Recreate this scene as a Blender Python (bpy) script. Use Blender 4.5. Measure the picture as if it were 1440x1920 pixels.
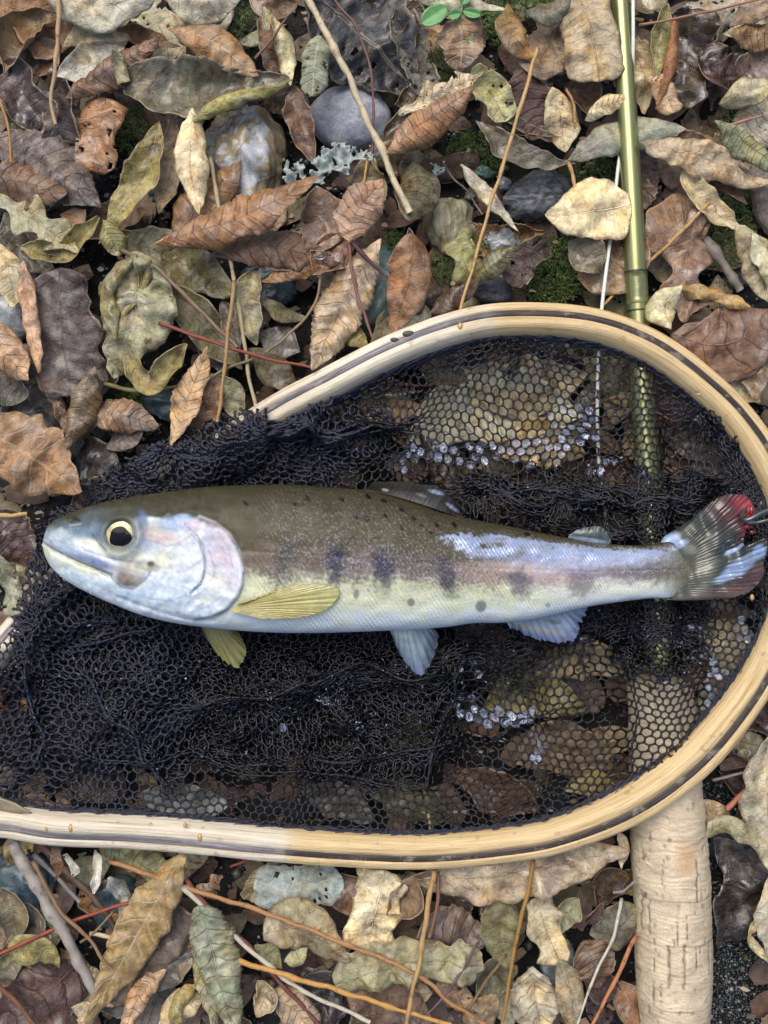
import bpy, math, random
import numpy as np

# ------------------------------------------------------------------ scale, camera, light
S = 0.0002            # metres per design unit (one unit = one photo pixel on the ground plane)
D = 2000.0            # camera height above the litter, in design units
scene = bpy.context.scene
for o in list(bpy.data.objects):
    bpy.data.objects.remove(o)
C = scene.collection

cam_d = bpy.data.cameras.new("camera"); cam = bpy.data.objects.new("camera", cam_d); C.objects.link(cam)
cam.location = (0, 0, D * S)
cam_d.sensor_fit = 'VERTICAL'; cam_d.sensor_height = 24.0
cam_d.lens = 24.0 * D / 1920.0
cam_d.clip_start = 0.005; cam_d.clip_end = 50
scene.camera = cam

world = bpy.data.worlds.new("World"); scene.world = world; world.use_nodes = True
wn = world.node_tree; wn.nodes.clear()
sky = wn.nodes.new('ShaderNodeTexSky'); sky.sky_type = 'NISHITA'; sky.sun_disc = False
SUN_EL, SUN_ROT = math.radians(58), math.radians(-25)
sky.sun_elevation = SUN_EL; sky.sun_rotation = SUN_ROT
sky.air_density = 1.0; sky.dust_density = 4.5; sky.ozone_density = 1.0
bg = wn.nodes.new('ShaderNodeBackground'); bg.inputs['Strength'].default_value = 0.14
wo = wn.nodes.new('ShaderNodeOutputWorld')
wn.links.new(sky.outputs[0], bg.inputs[0]); wn.links.new(bg.outputs[0], wo.inputs[0])
sd = bpy.data.lights.new("sun", 'SUN'); sd.energy = 1.3; sd.angle = math.radians(50); sd.color = (1.0, 0.98, 0.95)
so = bpy.data.objects.new("sun", sd); C.objects.link(so)
so.rotation_euler = (math.pi/2 - SUN_EL, 0, math.pi - SUN_ROT)
scene.view_settings.view_transform = 'Standard'; scene.view_settings.look = 'None'
scene.view_settings.gamma = 1.0; scene.view_settings.use_curve_mapping = False
scene.view_settings.exposure = 0.32
scene.cycles.max_bounces = 6; scene.cycles.transparent_max_bounces = 12

# ------------------------------------------------------------------ helpers
def lin(c):
    return tuple((v/255/12.92) if v/255 <= .04045 else ((v/255+.055)/1.055)**2.4 for v in c)
def lin4(c): return lin(c) + (1.0,)
def K(z): return (D - z) / D
def W(x, y, z):                       # point seen at photo position (x, y) when it lies at height z
    k = K(z); return ((x-720)*k*S, (960-y)*k*S, z*S)

def sines(seed, n=7):
    r = np.random.RandomState(seed)
    a = r.rand(n)*2*np.pi; f = 0.6+r.rand(n)*0.9; p = r.rand(n)*2*np.pi
    return a, f, p
def noise(x, y, wl, seed):            # smooth pseudo noise, about -1..1
    a, f, p = sines(seed); out = 0
    for i in range(len(a)):
        q = 2*np.pi*f[i]/wl
        ph = p[i] + 1.3*np.sin(q*.53*(x*np.sin(a[i]+.7)-y*np.cos(a[i]+.7))+p[i]*2)
        out = out + np.sin(q*(x*np.cos(a[i])+y*np.sin(a[i]))+ph)
    return out / 3.2
def ridge(x, y, wl, seed): return 1-2*np.abs(noise(x, y, wl, seed))
def sstep(a, b, x):
    t = np.clip((x-a)/(b-a), 0, 1); return t*t*(3-2*t)

def catmull(pts, n):
    P = np.array(pts, float)
    if len(P) == 2: P = np.array([P[0], (P[0]+P[1])/2, P[1]])
    Q = np.vstack([2*P[0]-P[1], P, 2*P[-1]-P[-2]])
    seg = len(P)-1; ts = np.linspace(0, seg, n); out = []
    for t in ts:
        i = min(int(t), seg-1); u = t-i
        a, b, c, d = Q[i], Q[i+1], Q[i+2], Q[i+3]
        out.append(.5*((2*b)+(-a+c)*u+(2*a-5*b+4*c-d)*u*u+(-a+3*b-3*c+d)*u**3))
    return np.array(out)
def resample(P, n):
    d = np.r_[0, np.cumsum(np.linalg.norm(np.diff(P, axis=0), axis=1))]
    t = np.linspace(0, d[-1], n)
    return np.stack([np.interp(t, d, P[:, i]) for i in range(P.shape[1])], 1)
def curve(pts, n): return resample(catmull(pts, max(n*3, 60)), n)

def poly_dist(x, y, P):               # distance to polyline and parameter along it
    best = np.full(x.shape, 1e9); par = np.zeros(x.shape)
    for i in range(len(P)-1):
        ax, ay = P[i][:2]; bx, by = P[i+1][:2]
        dx, dy = bx-ax, by-ay; L = dx*dx+dy*dy+1e-9
        t = np.clip(((x-ax)*dx+(y-ay)*dy)/L, 0, 1)
        d = np.hypot(x-ax-t*dx, y-ay-t*dy)
        m = d < best; best[m] = d[m]; par[m] = (i+t)[m]
    return best, par
def inside(x, y, P):
    r = np.zeros(x.shape, bool); n = len(P)
    for i in range(n):
        x1, y1 = P[i]; x2, y2 = P[(i+1) % n]
        c = ((y1 > y) != (y2 > y)) & (x < (x2-x1)*(y-y1)/((y2-y1) if y2 != y1 else 1e-9)+x1)
        r ^= c
    return r

def mesh(name, V, F, mat, loc=(0, 0, 0), parent=None, uv=None, col=None, smooth=True, floats=None):
    """V: world metres relative to loc. One mesh object."""
    me = bpy.data.meshes.new(name)
    V = np.asarray(V, np.float32)
    if isinstance(F, np.ndarray) and F.ndim == 2:
        k = F.shape[1]; nf = len(F)
        me.vertices.add(len(V)); me.vertices.foreach_set('co', V.ravel())
        me.loops.add(nf*k); me.loops.foreach_set('vertex_index', F.astype(np.int32).ravel())
        me.polygons.add(nf); me.polygons.foreach_set('loop_start', np.arange(0, nf*k, k, dtype=np.int32))
        me.polygons.foreach_set('loop_total', np.full(nf, k, np.int32))
        me.update(calc_edges=True); me.validate()
    else:
        me.from_pydata([tuple(v) for v in V.tolist()], [], [tuple(f) for f in F])
    if uv is not None:
        ul = me.uv_layers.new(name='UVMap')
        li = np.empty(len(me.loops), np.int32); me.loops.foreach_get('vertex_index', li)
        ul.data.foreach_set('uv', np.asarray(uv, np.float32)[li].ravel())
    if col is not None:
        ca = me.color_attributes.new('Col', 'FLOAT_COLOR', 'POINT')
        c = np.asarray(col, np.float32)
        if c.shape[1] == 3: c = np.hstack([c, np.ones((len(c), 1), np.float32)])
        ca.data.foreach_set('color', c.ravel())
    for k_, v_ in (floats or {}).items():
        at = me.attributes.new(k_, 'FLOAT', 'POINT'); at.data.foreach_set('value', np.asarray(v_, np.float32))
    if smooth: me.polygons.foreach_set('use_smooth', np.ones(len(me.polygons), bool))
    if mat: me.materials.append(mat)
    o = bpy.data.objects.new(name, me); C.objects.link(o)
    o.location = loc
    if parent is not None: o.parent = parent
    return o
def tag(o, label, cat=None, group=None, kind=None):
    if label: o['label'] = label
    if cat: o['category'] = cat
    if group: o['group'] = group
    if kind: o['kind'] = kind
    return o
def empty(name, loc):
    o = bpy.data.objects.new(name, None); C.objects.link(o); o.location = loc; o.empty_display_size = .01
    return o
def grid_faces(nu, nv, wrap_v=False):
    i = np.arange(nu-1)[:, None]; j = np.arange(nv if wrap_v else nv-1)[None, :]
    a = i*nv+j; b = (i+1)*nv+j; c = (i+1)*nv+(j+1) % nv; d = i*nv+(j+1) % nv
    return np.stack([a, b, c, d], -1).reshape(-1, 4)
def tube_data(P, R, sides=8, squash=1.0, rough=0, seed=0):
    P = np.asarray(P, float); n = len(P)
    R = np.full(n, R, float) if np.isscalar(R) else np.asarray(R, float)
    T = np.gradient(P, axis=0); T /= np.linalg.norm(T, axis=1)[:, None]+1e-9
    up = np.array([0, 0, 1.0]); A = np.cross(T, up)
    A /= np.linalg.norm(A, axis=1)[:, None]+1e-9
    B = np.cross(A, T)
    th = np.arange(sides)*2*np.pi/sides
    RR = R[:, None]*np.ones((1, sides))
    if rough:
        s = np.arange(n)[:, None]
        RR = RR*(1+rough*noise(s*7.0, th[None]*8, 40, seed)+rough*.6*noise(s*7.0, th[None]*12, 15, seed+1))
    V = P[:, None, :]+RR[..., None]*(np.cos(th)[None, :, None]*A[:, None, :]+squash*np.sin(th)[None, :, None]*B[:, None, :])
    L = np.r_[0, np.cumsum(np.linalg.norm(np.diff(P, axis=0), axis=1))]
    uv = np.stack(np.broadcast_arrays(L[:, None], (th*R.mean())[None, :]), -1).reshape(-1, 2)
    V = V.reshape(-1, 3); F = grid_faces(n, sides, True)
    # end caps (fan to a centre vertex)
    c0, c1 = len(V), len(V)+1
    V = np.vstack([V, P[0], P[-1]]); uv = np.vstack([uv, uv[0], uv[-1]])
    caps = []
    for j in range(sides):
        caps.append((c0, (j+1) % sides, j, j)); caps.append((c1, (n-1)*sides+j, (n-1)*sides+(j+1) % sides, (n-1)*sides+(j+1) % sides))
    faces = [tuple(f) for f in F.tolist()]+[c[:3] for c in caps]
    return V, faces, uv
def place(V, zref=None):              # design units -> metres (true size at height zref), returns local verts + location
    V = np.asarray(V, float)
    if zref is None: zref = V[:, 2].mean()
    k = K(zref)
    c = V[:, :2].mean(0)
    loc = ((c[0]-720)*k*S, (960-c[1])*k*S, zref*S)
    L = np.stack([(V[:, 0]-c[0])*k*S, -(V[:, 1]-c[1])*k*S, (V[:, 2]-zref)*S], 1)
    return L, loc
def flipf(F):                          # y flips, so winding flips
    return F[:, ::-1] if isinstance(F, np.ndarray) else [tuple(reversed(f)) for f in F]

# ------------------------------------------------------------------ node helpers
class N:
    def __init__(s, name):
        s.m = bpy.data.materials.new(name); s.m.use_nodes = True; s.t = s.m.node_tree; s.t.nodes.clear()
        s.out = s.t.nodes.new('ShaderNodeOutputMaterial')
        s.b = s.t.nodes.new('ShaderNodeBsdfPrincipled'); s.t.links.new(s.b.outputs[0], s.out.inputs[0])
    def n(s, typ, **kw):
        x = s.t.nodes.new(typ)
        for k, v in kw.items(): setattr(x, k, v)
        return x
    def L(s, a, b): s.t.links.new(a, b)
    def set(s, node, key, v):
        if isinstance(v, bpy.types.NodeSocket): s.L(v, node.inputs[key])
        else: node.inputs[key].default_value = v
    def coord(s, scale=(1, 1, 1), src='Object', rnd=False):
        if src in ('Object', 'UV', 'Generated'): c = s.n('ShaderNodeTexCoord').outputs[src]
        m = s.n('ShaderNodeMapping'); s.L(c, m.inputs[0]); m.inputs['Scale'].default_value = scale
        if rnd:
            oi = s.n('ShaderNodeObjectInfo'); v = s.n('ShaderNodeMath', operation='MULTIPLY'); v.inputs[1].default_value = 731.0
            s.L(oi.outputs['Random'], v.inputs[0]); s.L(v.outputs[0], m.inputs['Location'])
        return m.outputs[0]
    def noise(s, vec, scale, detail=4, rough=.55, dist=0, out='Fac'):
        x = s.n('ShaderNodeTexNoise'); s.L(vec, x.inputs['Vector'])
        x.inputs['Scale'].default_value = scale; x.inputs['Detail'].default_value = detail
        x.inputs['Roughness'].default_value = rough; x.inputs['Distortion'].default_value = dist
        return x.outputs[out]
    def vor(s, vec, scale, feature='F1', out='Distance', rnd=1.0):
        x = s.n('ShaderNodeTexVoronoi', feature=feature); s.L(vec, x.inputs['Vector']); x.inputs['Scale'].default_value = scale
        x.inputs['Randomness'].default_value = rnd
        return x.outputs[out]
    def ramp(s, fac, stops, interp='LINEAR'):
        r = s.n('ShaderNodeValToRGB'); s.L(fac, r.inputs[0]); cr = r.color_ramp; cr.interpolation = interp
        while len(cr.elements) > 1: cr.elements.remove(cr.elements[-1])
        cr.elements[0].position = stops[0][0]; cr.elements[0].color = stops[0][1]
        for p, c in stops[1:]:
            e = cr.elements.new(p); e.color = c
        return r.outputs[0]
    def fr(s, fac, a, b, c=0.0, d=1.0):    # smooth map range
        x = s.n('ShaderNodeMapRange', interpolation_type='SMOOTHSTEP'); s.L(fac, x.inputs[0])
        for i, v in enumerate((a, b, c, d)): x.inputs[1+i].default_value = v
        return x.outputs[0]
    def math(s, op, a, b=0.0, clamp=False):
        x = s.n('ShaderNodeMath', operation=op); x.use_clamp = clamp
        s.set(x, 0, a); s.set(x, 1, b); return x.outputs[0]
    def mix(s, fac, a, b, mode='MIX'):
        x = s.n('ShaderNodeMix', data_type='RGBA', blend_type=mode)
        s.set(x, 0, fac); s.set(x, 6, a); s.set(x, 7, b); return x.outputs[2]
    def attr(s, name, typ='GEOMETRY', out='Fac'):
        x = s.n('ShaderNodeAttribute'); x.attribute_name = name; x.attribute_type = typ; return x.outputs[out]
    def bump(s, h, strength=.5, dist=2.0, prev=None):
        x = s.n('ShaderNodeBump'); x.inputs['Strength'].default_value = strength; x.inputs['Distance'].default_value = dist*S
        s.L(h, x.inputs['Height'])
        if prev is not None: s.L(prev, x.inputs['Normal'])
        return x.outputs[0]
    def p(s, **kw):
        for k, v in kw.items(): s.set(s.b, k.replace('_', ' '), v)
        return s.m
PXS = (1/S,)*3
g4 = lambda v: (v, v, v, 1)

# ------------------------------------------------------------------ materials
def mat_leaf():
    s = N('dry_leaf'); v = s.coord(PXS, rnd=True)
    oi = s.n('ShaderNodeObjectInfo'); base = oi.outputs['Color']
    n1 = s.noise(v, .016, 4, .6, .8); hu = s.noise(v, .022, 3, .5, out='Color'); n2 = s.noise(v, .07, 5, .65); n3 = s.noise(v, .35, 3, .6)
    c = s.mix(1.0, base, s.ramp(n1, [(.3, (.58, .54, .50, 1)), (.5, (1.0, 1.0, 1.0, 1)), (.72, (1.35, 1.33, 1.26, 1))]), 'MULTIPLY')
    c = s.mix(1.0, c, s.ramp(n2, [(.3, (.56, .54, .50, 1)), (.55, (1, 1, 1, 1)), (.75, (1.28, 1.25, 1.18, 1))]), 'MULTIPLY')
    hs = s.n('ShaderNodeSeparateColor'); s.L(hu, hs.inputs[0])
    c = s.mix(s.fr(hs.outputs[0], .48, .66, 0, .55), c, s.mix(1.0, c, (1.25, .98, .58, 1), 'MULTIPLY'))
    c = s.mix(s.fr(hs.outputs[1], .50, .68, 0, .55), c, s.mix(1.0, c, (.60, .53, .45, 1), 'MULTIPLY'))
    c = s.mix(s.fr(hs.outputs[2], .52, .68, 0, .45), c, s.mix(.6, c, (.40, .37, .34, 1)))
    sp = s.attr('spot', 'OBJECT')
    blot = s.math('MULTIPLY', s.fr(s.noise(v, .045, 6, .7), .53, .64), sp)
    c = s.mix(blot, c, s.mix(1.0, c, (.42, .30, .20, 1), 'MULTIPLY'))
    spk = s.math('MULTIPLY', s.fr(s.noise(v, .22, 3, .7), .62, .70), s.math('MULTIPLY', sp, .8))
    c = s.mix(spk, c, s.mix(1.0, c, (.30, .24, .18, 1), 'MULTIPLY'))
    pale = s.math('MULTIPLY', s.fr(s.noise(v, .12, 4, .7), .60, .70), .35)
    c = s.mix(pale, c, s.mix(.5, c, (.55, .50, .40, 1)))
    # veins from the leaf's own coordinates: u along midrib 0..1 (x nv), v across -1..1
    sx = s.n('ShaderNodeSeparateXYZ'); s.L(s.n('ShaderNodeTexCoord').outputs['UV'], sx.inputs[0])
    av = s.math('ABSOLUTE', sx.outputs[1])
    wob = s.math('MULTIPLY', s.math('SUBTRACT', s.noise(v, .03, 2), .5), .5)
    q = s.math('ADD', s.math('SUBTRACT', sx.outputs[0], s.math('MULTIPLY', av, .95)), wob)
    vn = s.math('MULTIPLY', s.math('PINGPONG', q, .5), 2.0)
    mr = s.fr(av, .02, .055, 1, 0); ed = av
    va = s.attr('veins', 'OBJECT')
    vs = s.attr('veincol', 'OBJECT')
    veinc = s.mix(s.fr(vs, .3, .7), s.mix(1.0, c, (.45, .38, .32, 1), 'MULTIPLY'), s.mix(.55, c, (.62, .50, .34, 1)))
    vm = s.math('MULTIPLY', s.fr(vn, .84, .98), va)
    net = s.fr(s.vor(v, .11, 'DISTANCE_TO_EDGE'), .0, .09, 1, 0)
    c = s.mix(s.math('MULTIPLY', vm, .6), c, veinc)
    c = s.mix(s.math('MULTIPLY', net, .035), c, veinc)
    fine = s.noise(v, .55, 4, .75); c = s.mix(1.0, c, s.ramp(fine, [(.3, g4(.84)), (.7, g4(1.14))]), 'MULTIPLY')
    burn = s.math('MULTIPLY', s.fr(s.math('ADD', av, s.math('MULTIPLY', s.noise(v, .04, 3, .6), .8)), 1.22, 1.45), .55); c = s.mix(burn, c, s.mix(1.0, c, (.50, .38, .28, 1), 'MULTIPLY'))
    c = s.mix(s.math('MULTIPLY', mr, .8), c, veinc)
    c = s.mix(s.math('MULTIPLY', s.fr(ed, .90, 1.0), .65), c, s.mix(.5, c, (.62, .50, .34, 1)))  # pale rim painted in for light catching the leaf edges
    geo = s.n('ShaderNodeNewGeometry')
    back = s.mix(.45, c, (.40, .34, .26, 1))
    c = s.mix(s.math('MULTIPLY', geo.outputs['Backfacing'], .8), c, back)
    wet = s.attr('wet', 'OBJECT')
    wm = s.math('MULTIPLY', wet, s.fr(s.noise(v, .03, 3, .5), .35, .6), clamp=True)
    c = s.mix(s.math('MULTIPLY', wm, .5), c, s.mix(1.0, c, (.55, .48, .42, 1), 'MULTIPLY'))
    rough = s.math('SUBTRACT', s.fr(n2, .3, .7, .40, .60), s.math('MULTIPLY', wm, .34))
    cr = s.noise(v, .035, 3, .6, 1.2)
    h = s.math('ADD', s.math('MULTIPLY', n3, .22), s.math('MULTIPLY', cr, .7))
    h = s.math('ADD', h, s.math('MULTIPLY', n2, .30))
    h = s.math('ADD', h, s.math('MULTIPLY', s.math('MULTIPLY', s.math('POWER', vn, 9.0), va), -.30))
    h = s.math('ADD', h, s.math('MULTIPLY', net, .04))
    bn = s.bump(h, .85, 6.5)
    return s.p(Base_Color=c, Roughness=rough, Normal=bn, Specular_IOR_Level=.5, Coat_Weight=s.math('MULTIPLY', wm, .9), Coat_Roughness=.08,
               Sheen_Weight=.0)
def mat_wood_obj(name='dry_stem'):
    s = N(name); v = s.coord((1/S,)*3, rnd=True); u = s.coord((.05, .6, 1), 'UV')
    oi = s.n('ShaderNodeObjectInfo')
    g = s.noise(u, 1.6, 5, .7)
    c = s.mix(1.0, oi.outputs['Color'], s.ramp(g, [(.25, g4(.5)), (.55, g4(1.0)), (.8, g4(1.25))]), 'MULTIPLY')
    c = s.mix(s.fr(s.noise(v, .05, 4, .7), .55, .68, 0, .6), c, s.mix(1.0, c, (.35, .26, .2, 1), 'MULTIPLY'))
    return s.p(Base_Color=c, Roughness=.5, Normal=s.bump(g, .5, 2.0))
def mat_soil():
    s = N('dark_soil'); v = s.coord(PXS)
    n = s.noise(v, .03, 8, .7); n2 = s.noise(v, .25, 5, .7)
    c = s.ramp(n, [(.3, (.006, .007, .007, 1)), (.5, (.022, .020, .016, 1)), (.7, (.05, .052, .048, 1))])
    return s.p(Base_Color=c, Roughness=s.fr(n2, .3, .7, .2, .7), Normal=s.bump(s.math('ADD', n, s.math('MULTIPLY', n2, .5)), 1.0, 12))
def mat_grit():
    s = N('wet_grit'); geo = s.n('ShaderNodeNewGeometry')
    r = geo.outputs['Random Per Island']
    c = s.ramp(r, [(0, (.008, .011, .012, 1)), (.35, (.03, .038, .040, 1)), (.65, (.06, .075, .078, 1)), (.85, (.10, .11, .10, 1)), (.97, (.30, .29, .27, 1))])
    return s.p(Base_Color=c, Roughness=.25, Coat_Weight=.4)
def mat_moss():
    s = N('green_moss'); geo = s.n('ShaderNodeNewGeometry')
    r = geo.outputs['Random Per Island']
    c = s.ramp(r, [(0, (.008, .018, .004, 1)), (.4, (.035, .070, .010, 1)), (.8, (.10, .16, .022, 1)), (1, (.20, .27, .05, 1))])
    return s.p(Base_Color=c, Roughness=.45)
def mat_stone(name, stops, sc=.03, rough=.5, streak=(1, 1, 1), coat=0.0, bumpd=3):
    s = N(name); v = s.coord(tuple(a/S for a in streak), rnd=True)
    n = s.noise(v, sc, 8, .65, .6); f = s.noise(v, .25, 4, .7)
    c = s.ramp(n, [(p, lin4(q)) for p, q in stops])
    c = s.mix(1.0, c, s.ramp(f, [(.3, g4(.7)), (.6, g4(1.05)), (.8, g4(1.3))]), 'MULTIPLY')
    return s.p(Base_Color=c, Roughness=rough, Coat_Weight=coat, Coat_Roughness=.1,
               Normal=s.bump(s.math('ADD', n, s.math('MULTIPLY', f, .4)), .6, bumpd))
def mat_plain(name, col, rough=.5, metal=0, coat=0, nscale=.1, namp=.2, **kw):
    s = N(name); v = s.coord(PXS); n = s.noise(v, nscale, 4, .6)
    c = s.mix(1.0, lin4(col), s.ramp(n, [(.3, g4(1-namp)), (.7, g4(1+namp))]), 'MULTIPLY')
    return s.p(Base_Color=c, Roughness=rough, Metallic=metal, Coat_Weight=coat, Normal=s.bump(n, .3, 1.5), **kw)
def mat_lamination(name, dry, wet, dark=False):
    s = N(name); u = s.coord((.012, .9, 1), 'UV'); u2 = s.coord((.004, .22, 1), 'UV'); v = s.coord(PXS)
    g = s.noise(u, 1.0, 6, .7, .3); g2 = s.noise(u2, 1.0, 4, .6, .5)
    w = s.attr('wet')
    c = s.mix(w, lin4(dry), lin4(wet))
    if dark:
        c = s.mix(1.0, c, s.ramp(g, [(.3, g4(.30)), (.46, g4(.8)), (.58, g4(1.4)), (.7, g4(3.0))]), 'MULTIPLY')
        c = s.mix(1.0, c, s.ramp(g2, [(.3, g4(.45)), (.5, g4(1)), (.7, g4(2.1))]), 'MULTIPLY')
        c = s.mix(s.fr(s.noise(v, .03, 5, .7), .54, .62, 0, .55), c, lin4((150, 140, 124)))
    else:
        c = s.mix(1.0, c, s.ramp(g, [(.28, (.62, .54, .42, 1)), (.5, g4(1)), (.75, (1.15, 1.15, 1.15, 1))]), 'MULTIPLY')
        c = s.mix(1.0, c, s.ramp(g2, [(.3, (.66, .56, .40, 1)), (.5, g4(1)), (.7, (1.12, 1.12, 1.12, 1))]), 'MULTIPLY')
        c = s.mix(s.fr(s.noise(v, .035, 5, .7), .60, .68, 0, .5), c, lin4((150, 112, 60)))
    return s.p(Base_Color=c, Roughness=s.fr(g, .3, .7, .28, .5), Coat_Weight=.25, Coat_Roughness=.2, Normal=s.bump(s.math('ADD', g, g2), .8, 2.5))
def mat_net():
    s = N('navy_netting'); v = s.coord(PXS); n = s.noise(v, .8, 3, .7); m = s.noise(v, .01, 3, .5); w = s.attr('wet_shade')
    c = s.mix(m, lin4((17, 19, 30)), lin4((32, 36, 58)))
    c = s.mix(w, c, lin4((8, 9, 14)))
    c = s.mix(1.0, c, s.ramp(n, [(.3, g4(.6)), (.7, g4(1.5))]), 'MULTIPLY')
    return s.p(Base_Color=c, Roughness=s.math('SUBTRACT', .48, s.math('MULTIPLY', w, .34)), Specular_IOR_Level=.7, Normal=s.bump(n, .6, 2.0))
def mat_vcol(name, rough=.3, coat=.5, metal=0.0, extra=None, alpha=None, trans=0):
    s = N(name); c = s.attr('Col', out='Color'); v = s.coord(PXS)
    kw = dict(Base_Color=c, Roughness=rough, Coat_Weight=coat, Coat_Roughness=.06, Metallic=metal)
    if alpha: kw['Alpha'] = alpha
    if extra: extra(s, kw, c, v)
    return s.p(**kw)

M = {}
M['leaf'] = mat_leaf(); M['stem'] = mat_wood_obj(); M['soil'] = mat_soil(); M['grit'] = mat_grit(); M['moss'] = mat_moss()
M['net'] = mat_net()
# ------------------------------------------------------------------ ground
def build_ground():
    xs = np.arange(-900, 2340+1, 12.0); ys = np.arange(-900, 2820+1, 12.0)
    X, Y = np.meshgrid(xs, ys, indexing='ij')
    Z = -34+14*noise(X, Y, 260, 3)+8*noise(X, Y, 90, 4)+4*noise(X, Y, 33, 5)
    V = np.stack([(X-720)*S, (960-Y)*S, Z*S], -1).reshape(-1, 3)
    o = mesh('ground', V, flipf(grid_faces(len(xs), len(ys))), M['soil'])
    tag(o, 'dark damp forest soil under the fallen leaves', kind='structure')
build_ground()

def octa(n, cx, cy, cz, r, seed, flat=.7):
    rs = np.random.RandomState(seed)
    base = np.array([[1, 0, 0], [0, 1, 0], [-1, 0, 0], [0, -1, 0], [0, 0, 1], [0, 0, -1]], float)
    a = rs.rand(n)*6.28; V = base[None]*(.7+.6*rs.rand(n, 6, 1))
    x = V[..., 0]*np.cos(a)[:, None]-V[..., 1]*np.sin(a)[:, None]
    y = V[..., 0]*np.sin(a)[:, None]+V[..., 1]*np.cos(a)[:, None]
    P = np.stack([cx[:, None]+x*r[:, None], cy[:, None]+y*r[:, None]*(.6+.4*rs.rand(n))[:, None], cz[:, None]+V[..., 2]*r[:, None]*flat], -1)
    f = np.array([[0, 1, 4], [1, 2, 4], [2, 3, 4], [3, 0, 4], [1, 0, 5], [2, 1, 5], [3, 2, 5], [0, 3, 5]])
    F = (f[None]+6*np.arange(n)[:, None, None]).reshape(-1, 3)
    return P.reshape(-1, 3), F
def scene_mesh(name, P, F, mat, smooth=False, zfix=True):
    V = np.stack([(P[:, 0]-720)*S, (960-P[:, 1])*S, P[:, 2]*S], 1)
    return mesh(name, V, flipf(F), mat, smooth=smooth)
def build_grit():
    rs = np.random.RandomState(5)
    n = 9000; x = rs.uniform(-140, 1580, n); y = rs.uniform(-140, 2060, n); r = rs.uniform(2.5, 6.5, n)*(1+1.2*(rs.rand(n) > .93))
    n2 = 3600; x2 = rs.normal(1385, 50, n2); y2 = rs.normal(1820, 110, n2); r2 = rs.uniform(1.6, 4.5, n2)
    n3 = 900; x3 = rs.normal(1340, 40, n3); y3 = rs.normal(1560, 60, n3); r3 = rs.uniform(2, 5, n3)
    n4 = 900; x4 = rs.normal(300, 60, n4); y4 = rs.normal(320, 60, n4); r4 = rs.uniform(2.5, 6, n4)
    x = np.r_[x, x2, x3, x4]; y = np.r_[y, y2, y3, y4]; r = np.r_[r, r2, r3, r4]
    z = -34+14*noise(x, y, 260, 3)+8*noise(x, y, 90, 4)+4*noise(x, y, 33, 5)+r*.5+rs.rand(len(x))*5
    P, F = octa(len(x), x, y, z, r, 6)
    tag(scene_mesh('grit', P, F, M['grit']), 'dark wet glittering sand and grit between the leaves', 'grit', kind='stuff')
build_grit()
def build_moss(patches):
    rs = np.random.RandomState(9); Ps = []; Fs = []; k = 0
    for (cx, cy, rx, ry, n) in patches:
        for i in range(n):
            a = rs.rand()*6.28; q = math.sqrt(rs.rand()); x = cx+rx*q*math.cos(a); y = cy+ry*q*math.sin(a)
            z0 = -22+22*(1-q)+rs.rand()*10; d = rs.rand()*6.28; L = rs.uniform(9, 20)
            tip = np.array([x+math.cos(d)*L*.8, y+math.sin(d)*L*.8, z0+L*.7])
            root = np.array([x, y, z0]); m = 6
            for j in range(m):                      # leaflets along a little frond
                t = (j+.5)/m; c = root+(tip-root)*t; s_ = 1 if j % 2 else -1
                l = 4.2*(1-t*.5); dd = d+s_*1.0
                e = c+np.array([math.cos(dd)*l, math.sin(dd)*l, 1.5])
                w = np.array([-math.sin(dd), math.cos(dd), 0])*1.0
                Ps += [c-w, e, c+w]; Fs.append((k, k+1, k+2)); k += 3
            w = np.array([-math.sin(d), math.cos(d), 0])*.8
            Ps += [root-w, tip, root+w]; Fs.append((k, k+1, k+2)); k += 3
    tag(scene_mesh('moss', np.array(Ps), np.array(Fs), M['moss'], smooth=False), 'bright green moss growing in patches between the leaves', 'moss', kind='stuff')
build_moss([(1035, 505, 75, 60, 800), (895, 290, 60, 50, 420), (1110, 330, 60, 40, 300), (930, 40, 40, 40, 260), (1400, 250, 60, 45, 320), (1385, 395, 50, 60, 350),
            (1360, 470, 40, 60, 260), (820, 120, 40, 40, 200), (740, 470, 25, 45, 160), (690, 600, 40, 35, 220), (460, 60, 30, 50, 160), (245, 235, 35, 50, 200), (40, 250, 30, 35, 120),
            (240, 735, 40, 22, 160), (820, 500, 40, 30, 140), (30, 1650, 30, 30, 110), (1000, 10, 60, 20, 160), (905, 460, 30, 30, 120), (60, 600, 30, 40, 110), (1200, 360, 30, 30, 110)])

# ------------------------------------------------------------------ stones
def stone(x, y, rx, ry, rz, rot, mat, label, z=-5, seed=1, flat=1, rough=.10, group=None):
    n, m = 36, 56
    th = np.linspace(0, np.pi, n)[:, None]; ph = (np.arange(m)*2*np.pi/m)[None]
    X = np.sin(th)*np.cos(ph); Y = np.sin(th)*np.sin(ph); Z = np.cos(th)*np.ones_like(ph)
    d = 1+rough*(noise(X*100+Z*63, Y*100-Z*41, 130, seed)+.5*noise(X*100-Z*50, Y*100+Z*77, 50, seed+1)+.22*noise(X*100+Z*30, Y*100-Z*90, 18, seed+2))
    X, Y, Z = X*d*rx, Y*d*ry, np.sign(Z)*np.abs(Z)**.85*d*rz
    c, s_ = math.cos(rot), math.sin(rot)
    P = np.stack([x+X*c-Y*s_, y+X*s_+Y*c, z+Z], -1).reshape(-1, 3)
    F = grid_faces(n, m, True)
    V, loc = place(P, z)
    return tag(mesh('stone', V, F, mat, loc), label, 'stone', group)
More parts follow.
